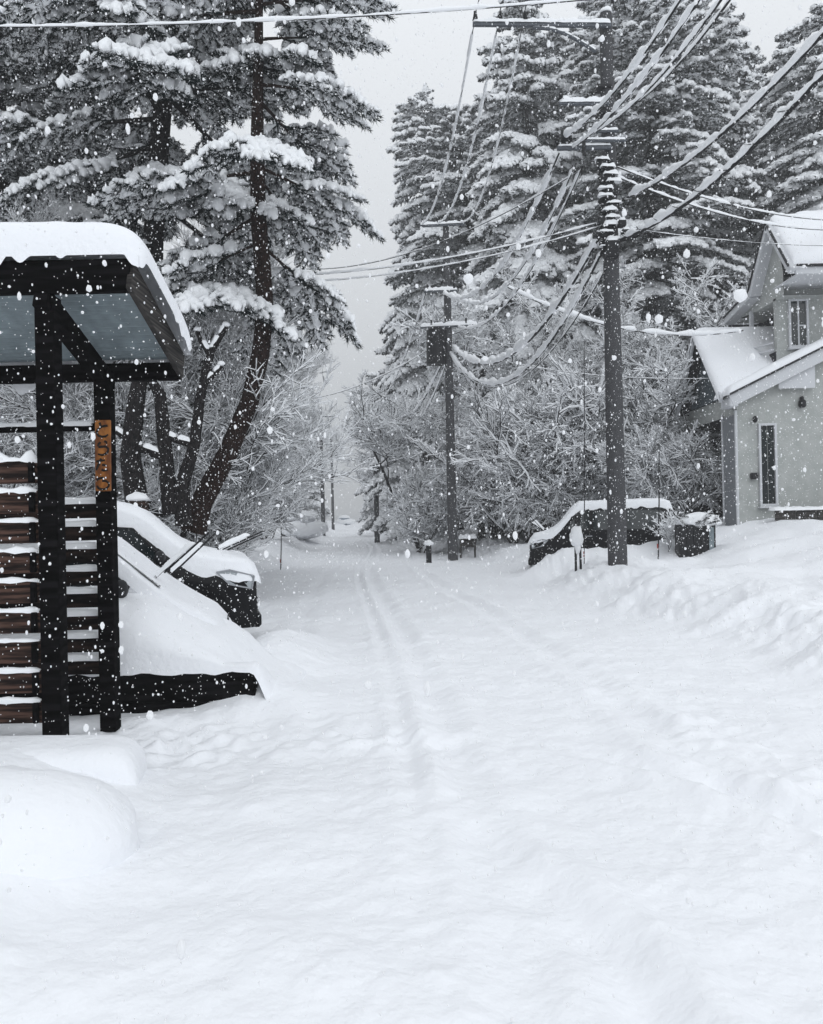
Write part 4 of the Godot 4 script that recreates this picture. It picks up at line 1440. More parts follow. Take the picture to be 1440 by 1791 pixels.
func make_poles() -> void:
	var D := 15.6
	var base := P(1081, 1000, D)
	base.y = ground_height(base.x, base.z) - 0.05
	var top := P(1055, 22, D)
	var h := top.y - base.y
	var o := utility_pole("utility_pole", "tall concrete utility pole with crossarms beside the black minivan", base, h, 0.185, 0.115)
	var L := func(px: float, py: float, dz := 0.0) -> Vector3: return P(px, py, D) - base + Vector3(0, 0, dz)
	var cap := MB.new()
	cap.blob(Vector3(0, h + 0.03, 0), Vector3(0.125, 0.09, 0.125), 14, 8, 0.3, nz, 120.0, 0.7)
	part("snow_cap", cap, "clump_snow", o)
	# high-voltage arm with its curved brace
	crossarm(o, "crossarm", L.call(826, 50, 0.14), L.call(1066, 52, 0.14), 0.075, [0.02, 0.2, 0.38], 0.08)
	var br := MB.new()
	var bp := PackedVector3Array()
	var b0: Vector3 = L.call(930, 56, 0.14)
	var b1: Vector3 = L.call(1040, 98, 0.14)
	for i in 9:
		var t := i / 8.0
		bp.append(b0.lerp(b1, t) + Vector3(0, 0.14 * sin(t * PI) * (1.0 - 0.35 * t), 0))
	var bpr := PackedFloat32Array()
	for i in 9:
		bpr.append(0.033)
	br.tube(bp, bpr, 8)
	var brp := part("brace", br, "galvanised", o)
	var bs := MB.new()
	for i in 8:
		snow_ridge(bs, bp[i] + Vector3(0, 0.028, 0), bp[i + 1] + Vector3(0, 0.028, 0), 0.05, 0.035, 3.0 + i)
	part("snow", bs, "clump_snow", brp)
	# low-voltage racks and the double arm
	crossarm(o, "crossarm", L.call(975, 188, 0.15), L.call(1062, 188, 0.15), 0.06, [0.05], 0.1)
	crossarm(o, "crossarm", L.call(972, 266, 0.16), L.call(1066, 264, 0.16), 0.075, [0.0, 0.12, 0.25], 0.05)
	crossarm(o, "crossarm", L.call(1008, 255, 0.22), L.call(1090, 255, 0.22), 0.05, [], 0.04)
	crossarm(o, "crossarm", L.call(1025, 235, 0.1), L.call(1080, 233, 0.1), 0.05, [], 0.05)
	var rk := MB.new()
	rk.box(L.call(1017, 268, 0.24), Vector3(0.06, 0.3, 0.03), 0.004)
	rk.box(L.call(985, 245, 0.18), Vector3(0.14, 0.2, 0.08), 0.01)
	rk.box(L.call(1055, 155, 0.0), Vector3(0.28, 0.06, 0.28), 0.01)
	rk.box(L.call(1057, 200, 0.0), Vector3(0.28, 0.05, 0.28), 0.01)
	part("cable_rack", rk, "plastic", o)
	# bands, step bolts and boxes strapped to the shaft, with snow resting on them
	rng.seed = 77
	for i in 13:
		var py := 290.0 + 12.5 * i
		var px := 1060.0 + i * 0.35
		var mb := MB.new()
		mb.cyl(L.call(px, py), L.call(px, py - 4.0), 0.17, 0.165, 16)
		if i % 2 == 0:
			var sg := R(-1, 1)
			mb.box(L.call(px + sg * 18.0, py, 0.12), Vector3(R(0.16, 0.3), R(0.06, 0.14), 0.12), 0.01)
		var bd := part("clamp_band", mb, "plastic", o)
		var s := MB.new()
		var sx := R(-12, 10)
		snow_ridge(s, L.call(px + sx - 14.0, py - 5.0, 0.15), L.call(px + sx + 14.0, py - 5.0, 0.15), 0.12, R(0.04, 0.08), 50.0 + i, 0.6)
		part("snow", s, "clump_snow", bd)
	for q in [[1066, 442, 0.24, 0.32], [1090, 415, 0.16, 0.14], [1083, 398, 0.14, 0.12]]:
		var mb := MB.new()
		mb.box(L.call(q[0], q[1], 0.2), Vector3(q[2], q[3], 0.16), 0.015)
		var bxp := part("junction_box", mb, "plastic", o)
		var s := MB.new()
		snow_ridge(s, L.call(q[0], q[1], 0.2) + Vector3(-q[2] * 0.5, q[3] * 0.5, 0), L.call(q[0], q[1], 0.2) + Vector3(q[2] * 0.5, q[3] * 0.5, 0), 0.15, 0.06, q[0] * 0.1)
		part("snow", s, "clump_snow", bxp)
	for i in 5:
		var py := 470.0 + 62.0 * i
		var px := 1066.0 + 2.0 * i
		var mb := MB.new()
		var sg := 1.0 if i % 2 == 0 else -1.0
		mb.cyl(L.call(px, py), L.call(px, py) + Vector3(sg * 0.3, 0.0, 0.05), 0.011, 0.011, 8)
		if i < 2:
			part("step_bolt", mb, "galvanised", o)
	# second pole further along
	var D2 := 27.0
	var base2 := P(792, 955, D2)
	base2.y = ground_height(base2.x, base2.z) - 0.05
	var o2 := utility_pole("utility_pole", "second concrete pole with low stub foot beside the small black post", base2, P(778, 385, D2).y - base2.y, 0.17, 0.1)
	var L2 := func(px: float, py: float, dz := 0.0) -> Vector3: return P(px, py, D2) - base2 + Vector3(0, 0, dz)
	crossarm(o2, "crossarm", L2.call(735, 398, 0.13), L2.call(812, 394, 0.13), 0.08, [0.05, 0.4, 0.9], 0.09)
	crossarm(o2, "crossarm", L2.call(742, 512, 0.13), L2.call(800, 510, 0.13), 0.07, [0.1, 0.9], 0.1)
	crossarm(o2, "crossarm", L2.call(735, 575, 0.13), L2.call(835, 570, 0.13), 0.07, [0.2, 0.8], 0.12)
	var tb := MB.new()
	tb.cyl(L2.call(762, 640, 0.2), L2.call(762, 582, 0.2), 0.3, 0.3, 18)
	tb.cyl(L2.call(762, 582, 0.2), L2.call(762, 576, 0.2), 0.31, 0.2, 18)
	part("transformer", tb, "plastic", o2)
	# poles in the distance
	for q in [[566, 938, 60.0, 9.5, "thin grey pole standing alone at the far roadside"], [583, 925, 84.0, 9.5, "faint distant pole seen through falling snow past the lone one"], [660, 946, 47.0, 8.5, "slim pole against the hazy thicket across the far road"], [497, 932, 46.0, 10.0, "dark slender pole on the far verge before the pale trees"]]:
		var b := P(q[0], q[1], q[2])
		b.y = ground_height(b.x, b.z) - 0.05
		var op := utility_pole("utility_pole", q[4], b, q[3], 0.16, 0.1)
		crossarm(op, "crossarm", Vector3(-0.9, q[3] * 0.93, 0.14), Vector3(0.9, q[3] * 0.93, 0.14), 0.08, [], 0.08)
	var W := func(px: float, py: float, d: float) -> Vector3: return P(px, py, d)
	# across the top of the picture
	wire("overhead_wire", "single snowy wire crossing the sky above the street from the left pines", W.call(-420, 40, 10.5), W.call(1500, -52, 10.0), 0.28, 0.008, 0.02, 1.0)
	# high-voltage: towards the viewer and on to the second pole
	var ip := [[829, 34], [871, 34], [914, 34]]
	var tp := [[739, 392], [766, 390], [806, 388]]
	for i in 3:
		wire("high_voltage_wire", ["thin wire rising off the outer insulator", "thin wire rising off the middle insulator", "thin wire rising off the insulator by the brace"][i], W.call(ip[i][0], ip[i][1], D), W.call(ip[i][0] + 175, -700, 8.5), 0.1, 0.01, 0.012, 3.0 + i)
		wire("high_voltage_wire", ["snowy high wire from outer insulator down to the second pole", "snowy high wire from middle insulator down to the second pole", "snowy high wire from brace insulator down to the second pole"][i], W.call(ip[i][0], ip[i][1] + 10, D), W.call(tp[i][0], tp[i][1], D2), 0.8 + 0.12 * i, 0.008, [0.034, 0.034, 0.03][i], 7.0 + i)
	# four lines coming in over the viewer's shoulder to the racks
	var inn := [[985, 242, 1215, -40, 9.6, 0.052], [998, 262, 1262, -60, 9.4, 0.048], [1040, 232, 1300, -55, 9.6, 0.04], [1088, 196, 1335, -85, 9.6, 0.03]]
	for i in 4:
		var q: Array = inn[i]
		wire("low_voltage_line", ["thick snow-crusted line reaching the outermost rack end", "thick snow-crusted line second from the rack end", "snow-crusted line reaching the rack close to the shaft", "thinner snowy line passing just behind the shaft"][i], W.call(q[0], q[1], D), W.call(q[2], q[3], q[4]), 0.25, 0.016, q[5], 20.0 + i)
	# two heavy telephone cables from the upper corner
	wire("telephone_cable", "heavy snow-topped cable, upper of the two from the house side corner", W.call(1098, 345, D), W.call(1530, -42, 8.2), 0.3, 0.022, 0.05, 31.0)
	wire("telephone_cable", "heavy looped cable, lower of the two from the house side corner", W.call(1082, 420, D), W.call(1540, 18, 8.0), 0.36, 0.028, 0.06, 32.0, "snow-laden overhead cables", true)
	# spans between the two poles
	wire("low_voltage_line", "thick snowy span from rack end sagging to the second pole, outer one", W.call(978, 268, D - 0.2), W.call(775, 512, D2), 1.1, 0.016, 0.06, 40.0)
	wire("low_voltage_line", "thick snowy span from the rack sagging to the second pole, inner one", W.call(1008, 285, D - 0.2), W.call(792, 512, D2), 1.25, 0.016, 0.06, 41.0)
	wire("low_voltage_line", "snowy span ending on the transformer arm of the second pole", W.call(1020, 290, D - 0.2), W.call(800, 572, D2), 1.0, 0.016, 0.045, 42.0)
	wire("telephone_cable", "heaviest snow-wrapped cable swooping low from clamp bands to second pole", W.call(1052, 408, D - 0.2), W.call(790, 606, D2), 1.35, 0.03, 0.085, 43.0)
	wire("telephone_cable", "second heavy snow-wrapped cable swooping beside the heaviest one", W.call(1058, 430, D - 0.2), W.call(786, 616, D2), 1.75, 0.025, 0.07, 44.0)
	wire("telephone_cable", "thin snowy cable sagging lowest between the two poles", W.call(1060, 470, D - 0.2), W.call(790, 628, D2), 1.5, 0.012, 0.02, 45.0)
	# service drops to the house
	wire("service_drop", "snowy wire from pole to house, upper of the close pair", W.call(1070, 288, D), W.call(1475, 386, 20.5), 0.25, 0.012, 0.024, 50.0)
	wire("service_drop", "snowy wire from pole to house, lower of the close pair", W.call(1068, 304, D), W.call(1475, 402, 20.5), 0.3, 0.012, 0.024, 51.0)
	wire("service_drop", "hair-thin wire crossing in front of the steep upper roof", W.call(1072, 395, D), W.call(1475, 430, 20.0), 0.1, 0.006, 0.007, 52.0)
	wire("service_drop", "thick snow-covered wire ending at the entrance roof ridge", W.call(880, 498, 21.0), W.call(1300, 578, 21.5), 0.55, 0.018, 0.05, 53.0)
	wire("service_drop", "thin wire passing the dark gable, higher of two", W.call(795, 610, D2), W.call(1240, 662, 21.5), 0.3, 0.007, 0.01, 54.0)
	# lines to the left, over the road
	wire("service_drop", "thin snowy wire slanting over the road from the rack to distant trees", W.call(1012, 300, D), W.call(520, 470, 24.0), 0.55, 0.009, 0.014, 60.0)
	wire("service_drop", "snowy wire from clamp bands over the road, upper of a pair", W.call(1052, 388, D), W.call(250, 480, 17.0), 0.42, 0.008, 0.022, 61.0)
	wire("service_drop", "snowy wire from clamp bands over the road, lower of a pair", W.call(1056, 394, D), W.call(240, 486, 17.2), 0.5, 0.006, 0.016, 62.0)
	wire("service_drop", "snowy wire running from second pole over the road into bare trees", W.call(782, 590, D2), W.call(455, 700, 34.0), 0.7, 0.01, 0.022, 63.0)
	wire("telephone_cable", "heavy snowy cable hanging from second pole towards the far thicket", W.call(780, 622, D2), W.call(666, 740, 47.0), 1.1, 0.022, 0.07, 64.0)
	wire("telephone_cable", "lower snowy cable hanging from second pole towards the far thicket", W.call(780, 640, D2), W.call(664, 752, 47.0), 1.5, 0.018, 0.05, 65.0)
	wire("low_voltage_line", "snowy line fanning out from second pole above the far thicket", W.call(745, 512, D2), W.call(655, 705, 47.0), 0.9, 0.014, 0.05, 66.0)

# ------------------------------------------------------------------ trees
func on_ground(px: float, d: float) -> Vector3:
	var p := P(px, 900, d)
	return Vector3(p.x, ground_height(p.x, p.z) - 0.1, p.z)

func bush_place(px: float, d: float, side: int) -> String:
	if side == 0:
		if d > 40.0:
			return "hazy snow-covered bush on the verge by the thin far poles"
		if d > 25.0:
			return "snow-covered bush on the verge beyond the curved pine"
		return "snow-covered bush under the bare twigs behind the %s" % ("slatted shelter" if px < 200 else "parked cars" if px < 380 else "raised wipers")
	var deep := " deep in the thicket" if d > 34.0 else " at the thicket's front"
	for k in [[765, "below the pointed conifer"], [830, "behind the second pole"], [920, "between the two poles"], [1010, "beyond the minivan's nose"], [1090, "behind the concrete pole"], [1150, "behind the minivan's tail"]]:
		if px < k[0]:
			return "snow-covered bush " + k[1] + deep
	return "snow-covered bush beside the dark gable" + deep

func make_trees() -> void:
	for i in 6:
		bough_meshes.append(bough(101 + i, [0.72, 0.72, 1.0, 1.0, 1.0, 0.45][i], i == 5))
	for i in 4:
		spray_meshes.append(spray(301 + i, [1.3, 1.5, 2.2, 2.0][i], [1.0, 1.15, 1.9, 1.7][i]))
	# prototypes stand where the first of their kind stands
	var reach_cone := func(t: float) -> float: return 0.35 + 3.1 * pow(1.0 - t, 0.75)
	var reach_slim := func(t: float) -> float: return 0.3 + 2.2 * pow(1.0 - t, 0.8)
	var reach_pine := func(t: float) -> float: return 0.7 + 2.7 * sin(PI * clampf(0.25 + 0.7 * t, 0, 1))
	var droop := func(t: float) -> float: return lerpf(-0.62, 0.35, t * t * t)
	var level := func(t: float) -> float: return lerpf(-0.45, 0.4, t * t)
	var fir := [[22.5, 0.26, 0.6, 4.0, reach_cone, droop, 0.72, 6, 2], [23.0, 0.22, 0.4, 8.0, reach_slim, droop, 0.62, 6, 3], [24.0, 0.27, 1.2, 12.5, reach_pine, level, 0.75, 6, 4], [12.5, 0.16, 0.5, 1.6, reach_slim, droop, 0.55, 6, 2]]
	var protos := []
	var first := [[935, 34.0], [1250, 37.0], [1108, 38.0], [716, 46.0]]
	var first_label := ["broad snow-laden conifer rising behind the crossarm", "slim pointed conifer standing behind the house roofs", "tall bare-stemmed pine behind the concrete pole", "short bushy conifer overhanging the far road end"]
	for i in 4:
		var q: Array = fir[i]
		var st := straight(q[0], q[1], q[2], 11 + i)
		var t := conifer("conifer", 401 + i, st[0], st[1], q[3], q[4], q[5], q[6], q[7], q[8], "bark", 8 if i == 2 else 0)
		t.position = on_ground(first[i][0], first[i][1])
		tag(t, first_label[i], "tree", "conifers across the road")
		protos.append(t)
	rng.seed = 900
	# px, depth, prototype, height scale, label
	var right := [
		[1325, 43, 0, 1.08, "broad conifer with snowy tip between the house and slim conifer"], [1462, 31, 0, 0.86, "snowy conifer cut by the picture edge behind the house"],
		[752, 43, 1, 1.0, "pointed conifer nearest the open sky above the second pole"], [850, 40, 2, 0.86, "bare-stemmed pine between the two utility poles"],
		[1030, 46, 2, 1.08, "tall pine half hidden by the broad snow-laden conifer"], [1180, 44, 2, 1.0, "dark-stemmed pine above the minivan's roof"],
		[1385, 50, 1, 1.15, "slim conifer peeping over the highest house roof"], [1290, 36, 2, 0.66, "dark pine directly behind the dark gable"],
		[800, 54, 0, 0.92, "hazy conifer behind the second pole's crossarm"], [694, 64, 3, 1.05, "small hazy conifer leaning over the far road"],
		[975, 40, 1, 0.8, "slim conifer tucked below the rack cables"], [1230, 46, 2, 0.9, "shadowy conifer filling the gap behind the gable"],
		[1080, 52, 0, 1.0, "conifer glimpsed behind the pole's clamp bands"], [895, 50, 1, 0.95, "slender conifer behind the sagging cables"],
		[536, 92, 3, 0.8, "small pale conifer behind the lone far pole"], [1155, 33, 2, 0.8, "low dark pine just behind the minivan"],
	]
	for q in right:
		copy(protos[q[2]], on_ground(q[0], q[1]), R(0, TAU), Vector3(R(0.92, 1.12), q[3], R(0.92, 1.12)), q[4], "conifers across the road")
	# forest closing the view at the far end and behind the houses
	var far := []
	for i in 30:
		var d := R(95, 225)
		var u := (R(6.0, 30.0) if i % 2 == 0 else R(-30.0, -7.5))
		far.append([u - 0.058 * d, d])
	for q in far:
		var p := Vector3(q[0], ground_height(q[0], -q[1]) - 0.1, -q[1])
		copy(protos[[0, 1, 3, 1][int(R(0, 3.99))]], p, R(0, TAU), Vector3(1, R(0.55, 0.8), 1), "faint conifer in the snowy haze at the street's far end", "far conifers in the haze")
	# the two big pines by the drive
	var pa := PackedVector3Array()
	var ra := PackedFloat32Array()
	var at_a := on_ground(262, 14.5)
	for q in [[262, 915, 0.23], [262, 800, 0.2], [266, 600, 0.185], [268, 430, 0.175], [276, 300, 0.165], [288, 150, 0.15], [294, 20, 0.135], [298, -150, 0.11], [300, -330, 0.06], [300, -420, 0.02]]:
		pa.append(P(q[0], q[1], 14.5) - at_a)
		ra.append(q[2])
	var big := func(t: float) -> float: return 0.9 + 1.8 * sin(PI * clampf(0.3 + 0.62 * t, 0, 1))
	var flat := func(t: float) -> float: return lerpf(-0.42, 0.15, t)
	var A := conifer("pine", 501, pa, ra, 5.6, big, flat, 0.78, 5, 0, "bark", 4)
	A.position = at_a
	tag(A, "big dark pine towering over the shelter roof", "tree", "pines by the drive")
	var at_b := on_ground(335, 12.9)
	var pb := PackedVector3Array()
	var rb := PackedFloat32Array()
	for q in [[338, 930, 0.24], [352, 880, 0.2], [400, 790, 0.175], [438, 700, 0.165], [456, 620, 0.16], [464, 540, 0.155], [460, 470, 0.15], [452, 380, 0.145], [450, 250, 0.12], [452, 100, 0.09], [455, -60, 0.05], [455, -160, 0.02]]:
		pb.append(P(q[0], q[1], 12.9) - at_b)
		rb.append(q[2] * 0.86)
	var reach_b := func(t: float) -> float: return 0.45 + 1.0 * sin(PI * clampf(0.3 + 0.62 * t, 0, 1))
	var B := conifer("pine", 502, pb, rb, 5.4, reach_b, flat, 0.95, 4, 1, "red_bark", 0)
	B.position = at_b
	tag(B, "curved reddish-trunked pine leaning over the snowy bushes", "tree", "pines by the drive")
	A.set_meta("plain", "pine")
	B.set_meta("plain", "pine")
	var left := [[40, 19.0, 0, 1.0, "shaded pine behind the shelter's front corner"], [150, 22.0, 1, 1.05, "tall pine between shelter roof and big dark pine"], [-90, 17.0, 0, 0.95, "pine cut off by the picture edge above the shelter"], [100, 30.0, 0, 1.1, "hazy pine deep behind the shelter"]]
	for q in left:
		copy([A, B][q[2]], on_ground(q[0], q[1]), R(0, TAU), Vector3(1, q[3], 1), q[4], "pines by the drive")
	# bare trees and bushes
	var up := Vector3(0.05, 1, 0.02)
	var bare := []
	bare.append(bare_tree("bare_tree", 601, [[Vector3.ZERO, Vector3(0.1, 1, 0.05), 5.2, 0.13]], 2, 0, 1.3))
	bare.append(bare_tree("bare_tree", 602, [[Vector3.ZERO, Vector3(0.3, 1, 0.1), 4.6, 0.1], [Vector3(0.1, 0, 0.1), Vector3(-0.4, 1, 0.0), 4.2, 0.09]], 2, 1, 1.3))
	bare.append(bare_tree("bare_tree", 603, [[Vector3.ZERO, Vector3(-0.1, 1, 0.0), 7.5, 0.14]], 2, 0, 1.2))
	bare.append(bare_tree("bare_tree", 604, [[Vector3.ZERO, Vector3(0.3, 1, 0.1), 4.8, 0.11], [Vector3(0.1, 0, 0.1), Vector3(-0.4, 1, 0.0), 4.4, 0.1]], 2, 2, 1.1))
	bare.append(bare_tree("bare_tree", 605, [[Vector3.ZERO, Vector3(-0.1, 1, 0.0), 7.0, 0.14]], 2, 3, 1.0))
	bare.append(bare_tree("bare_tree", 606, [[Vector3.ZERO, Vector3(0.12, 1, 0.02), 3.4, 0.06], [Vector3(0.05, 0.4, 0), Vector3(-0.35, 1, 0.1), 2.6, 0.04]], 2, 1, 0.55))
	var bush := []
	for i in 3:
		var starts := []
		rng.seed = 640 + i
		for k in 7:
			var az := R(0, TAU)
			starts.append([Vector3(R(-0.3, 0.3), 0, R(-0.3, 0.3)), Vector3(cos(az) * R(0.3, 1.0), 1, sin(az) * R(0.3, 1.0)), R(1.5, 2.6), R(0.02, 0.035)])
		bush.append(bare_tree("bush", 650 + i, starts, 1, [0, 2, 3][i], [2.0, 1.5, 1.5][i]))
	var pos0 := [[225, 16.5], [402, 19.5], [462, 46.0], [730, 37.0], [868, 31.0], [300, 14.2]]
	var lab0 := ["bare snow-lined tree right behind the black car", "forked bare tree under the curved pine", "tall hazy bare tree on the far verge beyond the bushes", "snow-crusted forked tree under the pointed conifer", "frosted bare tree between the poles", "slender twiggy tree in front of the two pines"]
	for i in 6:
		bare[i].position = on_ground(pos0[i][0], pos0[i][1])
		bare[i].scale = Vector3.ONE * [0.75, 0.85, 0.9, 1.2, 0.9, 1.15][i]
		tag(bare[i], lab0[i], "tree", "bare trees")
	rng.seed = 950
	var b2 := [
		[150, 14.5, 1, 0.6, "bare forked tree seen through the shelter's open bay"], [335, 17.0, 0, 0.7, "bare twiggy tree beside the lopped trunk"], [60, 15.5, 2, 0.55, "bare tree behind the slatted side"],
		[380, 21.0, 2, 0.7, "bare tree behind the curved pine's base"], [425, 24.0, 1, 0.75, "snowy forked tree by the verge"], [300, 20.0, 2, 0.7, "tall bare tree behind the parked cars"], [200, 17.5, 0, 0.8, "bare tree in front of the pale house"],
		[440, 34.0, 2, 0.75, "frosted bare tree left of the lone far pole"], [500, 78.0, 4, 1.1, "faint bare tree behind the lone far pole"], [420, 50.0, 4, 1.2, "hazy bare tree beyond the verge bushes"], [535, 120.0, 4, 1.5, "ghostly bare tree far down the verge"],
		[1130, 27.5, 3, 1.0, "snow-crusted forked tree above the minivan"], [960, 28.5, 3, 0.9, "snow-bent bare tree beside the concrete pole"], [1210, 26.5, 4, 0.7, "snowy bare tree by the dark gable"],
		[712, 56.0, 4, 1.0, "hazy bare tree behind the slim pole"], [1040, 30.0, 4, 0.8, "bare tree behind the minivan's roof"], [676, 84.0, 4, 1.0, "pale bare tree over the road's far end"],
	]
	for q in b2:
		copy(bare[q[2]], on_ground(q[0], q[1]), R(0, TAU), Vector3.ONE * q[3], q[4], "bare trees")
	var bl := ["snowy bush behind the black car's bonnet", "snow-smothered bush by the small black post", "low snowy bush behind the minivan"]
	var bp := [[398, 15.6], [735, 33.0], [1185, 24.5]]
	for i in 3:
		bush[i].position = on_ground(bp[i][0], bp[i][1])
		tag(bush[i], bl[i], "bush", "bushes along the verge")
	var spots := []
	for q in [[300, 16.5], [345, 17.5], [430, 17.5], [415, 20.0], [440, 19.5], [250, 17.0], [445, 26.0], [430, 29.0], [180, 15.5], [110, 15.5], [30, 15.0], [465, 38.0]]:
		spots.append([q[0], q[1], 0])
	for i in 34:
		spots.append([R(690, 1240), R(27.5, 40.0), 1])
	for i in 10:
		spots.append([R(672, 770), R(40.0, 75.0), 1])
	for i in 12:
		spots.append([R(455, 560), R(85.0, 150.0), 0])
	for q in spots:
		var p := on_ground(q[0], q[1])
		var u := road_u(p.x, q[1])
		if u > -4.2 and u < (4.6 if q[1] < 38.0 else 2.6):
			continue
		copy(bush[0 if q[1] < 24.0 else 1 + int(R(0, 1.99))], p, R(0, TAU), Vector3.ONE * R(0.8, 1.5), bush_place(q[0], q[1], q[2]), "thicket bushes across the road" if q[2] == 1 else "verge bushes by the drive")
	# the lopped tree: forked black trunk with sawn stubs
	var lt := thing("lopped_tree", "black forked trunk with sawn-off stubs and caps of snow", "tree", on_ground(318, 12.3), 0.0)
	var lb := lt.position
	var lp := func(px: float, py: float) -> Vector3: return P(px, py, 12.3) - lb
	var paths := [[[322, 920, 0.13], [318, 850, 0.11], [340, 780, 0.085], [350, 700, 0.075], [362, 640, 0.065], [372, 610, 0.05]], [[372, 612, 0.05], [385, 590, 0.042], [396, 572, 0.038]], [[366, 618, 0.045], [352, 598, 0.035], [345, 580, 0.033]], [[356, 672, 0.05], [375, 655, 0.035], [388, 640, 0.028]],
		[[300, 900, 0.13], [292, 820, 0.11], [285, 740, 0.1], [280, 690, 0.09], [262, 660, 0.06]], [[345, 780, 0.06], [310, 770, 0.05], [285, 760, 0.05]], [[240, 880, 0.17], [228, 800, 0.15], [236, 720, 0.13], [245, 660, 0.11]], [[290, 800, 0.07], [250, 785, 0.06], [205, 755, 0.045]]]
	var tm := MB.new()
	for pth in paths:
		var sm := MB.new()
		var a := PackedVector3Array()
		var r := PackedFloat32Array()
		for q in pth:
			a.append(lp.call(q[0], q[1]))
			r.append(q[2])
		tm.tube(a, r, 10)
		for i in a.size() - 1:
			if absf((a[i + 1] - a[i]).normalized().y) < 0.86:
				snow_ridge(sm, a[i] + Vector3(0, r[i] * 0.8, 0), a[i + 1] + Vector3(0, r[i + 1] * 0.8, 0), r[i] * 1.5, 0.06, i * 3.0 + a[i].x * 9.0)
		var e := a[a.size() - 1]
		sm.blob(e + Vector3(0, 0.03, 0), Vector3(0.06, 0.05, 0.06), 10, 6, 0.4, nz, 80.0, 0.5)
		part("snow", sm, "clump_snow", lt)
	part("trunk", tm, "bark", lt)

# ------------------------------------------------------------------ small things
func make_small_things() -> void:
	# garden lamp on two black legs in front of the minivan
	var g := P(1012, 1003, 16.6)
	g.y = ground_height(g.x, g.z)
	var o := thing("garden_stand", "black two-legged garden stand holding a clump of snow before the minivan", "garden stand", g)
	for s in [-1.0, 1.0]:
		var mb := MB.new()
		mb.tube(PackedVector3Array([Vector3(s * 0.05, -0.15, 0), Vector3(s * 0.045, 0.6, 0), Vector3(s * 0.035, 1.08, 0)]), PackedFloat32Array([0.026, 0.024, 0.02]), 10)
		part("leg", mb, "plastic", o)
	var hm := MB.new()
	hm.box(Vector3(0.02, 1.06, 0), Vector3(0.12, 0.09, 0.1), 0.02)
	hm.beam(Vector3(-0.1, 0.7, 0), Vector3(0.03, 1.04, 0), 0.025, 0.03)
	part("head", hm, "plastic", o)
	var sm := MB.new()
	sm.blob(Vector3(-0.03, 0.66, 0.03), Vector3(0.14, 0.2, 0.13), 18, 12, 0.35, nz, 110.0)
	sm.blob(Vector3(-0.01, 0.45, 0.03), Vector3(0.06, 0.14, 0.07), 12, 10, 0.3, nz, 110.0)
	part("snow", sm, "clump_snow", o)
	# thin rods
	for q in [[1020, 905, 600, 18.5, 0.011, "very tall thin rod standing up in front of the bare trees"], [1151, 972, 775, 16.8, 0.014, "thin marker rod by the minivan's tail"], [490, 945, 908, 24.0, 0.016, "short snow marker rod on the far verge"]]:
		var a := P(q[0], q[1], q[3])
		a.y = ground_height(a.x, a.z) - 0.1
		var b := P(q[0] + 2, q[2], q[3])
		var r := thing("marker_rod", q[5], "rod", a)
		var mb := MB.new()
		mb.tube(PackedVector3Array([Vector3.ZERO, (b - a) * 0.5 + Vector3(0.01, 0, 0), b - a]), PackedFloat32Array([q[4], q[4], q[4] * 0.6]), 8)
		part("rod", mb, "plastic", r)
		var bm := MB.new()
		bm.cyl(Vector3(0, 0.3, 0), Vector3(0.0, 0.42, 0), q[4] * 1.15, q[4] * 1.15, 8)
		part("band", bm, "red_white", r)
	# black planter box with pine cuttings
	var p := P(1216, 955, 18.2)
	p.y = ground_height(p.x, p.z) - 0.1
	var pl := thing("planter_box", "black box with dark pine sprigs and snow beside the minivan's tail", "planter", p, -0.1)
	var bx := MB.new()
	for i in 5:
		bx.box(Vector3(-0.3 + 0.15 * i, 0.36, 0.2), Vector3(0.146, 0.72, 0.03), 0.005)
		bx.box(Vector3(-0.3 + 0.15 * i, 0.36, -0.2), Vector3(0.146, 0.72, 0.03), 0.005)
	for s in [-1.0, 1.0]:
		bx.box(Vector3(s * 0.375, 0.36, 0), Vector3(0.03, 0.72, 0.43), 0.005)
	part("box", bx, "plastic", pl)
	var gl := MB.new()
	gl.box(Vector3(0.3, 0.36, 0.222), Vector3(0.1, 0.6, 0.012), 0.003)
	part("side_panel", gl, "roof_sheet", pl)
	var sn := MB.new()
	sn.blob(Vector3(0.1, 0.76, 0), Vector3(0.5, 0.2, 0.3), 24, 12, 0.3, nz, 60.0, 0.4)
	part("snow", sn, "clump_snow", pl)
	var pls: Array[Transform3D] = []
	rng.seed = 41
	for i in 9:
		pls.append(along(Vector3(R(-1, 1), R(0.4, 1.2), R(0, 1)), R(0, 3), Vector3.ONE * R(0.22, 0.34), Vector3(R(-0.25, 0.25), 0.66, R(0.0, 0.2))))
	crown(pl, bough_meshes[5], pls, "foliage")
	# snowy broken stems beside it
	var st := bare_tree("shrub", 671, [[Vector3.ZERO, Vector3(0.4, 0.8, 0.2), 0.9, 0.02], [Vector3(0.1, 0, 0), Vector3(-0.3, 0.8, 0.2), 0.8, 0.02], [Vector3(0.2, 0, 0), Vector3(0.7, 0.5, 0.2), 0.9, 0.02]], 1, 2, 0.8)
	var sp := P(1168, 950, 18.8)
	sp.y = ground_height(sp.x, sp.z)
	st.position = sp
	st.scale = Vector3.ONE * 0.42
	tag(st, "bent stems under snow between the minivan and black box", "shrub")
	# small black post on the far verge and a notice board by the second pole
	var bp := P(750, 958, 26.0)
	bp.y = ground_height(bp.x, bp.z) - 0.1
	var bo := thing("short_post", "short black square post with a snow cap on the verge", "post", bp)
	var bm := MB.new()
	bm.box(Vector3(0, 0.3, 0), Vector3(0.17, 0.75, 0.17), 0.02)
	part("post", bm, "plastic", bo)
	var bs := MB.new()
	bs.blob(Vector3(0, 0.7, 0), Vector3(0.16, 0.12, 0.16), 14, 8, 0.3, nz, 90.0, 0.5)
	part("snow", bs, "clump_snow", bo)
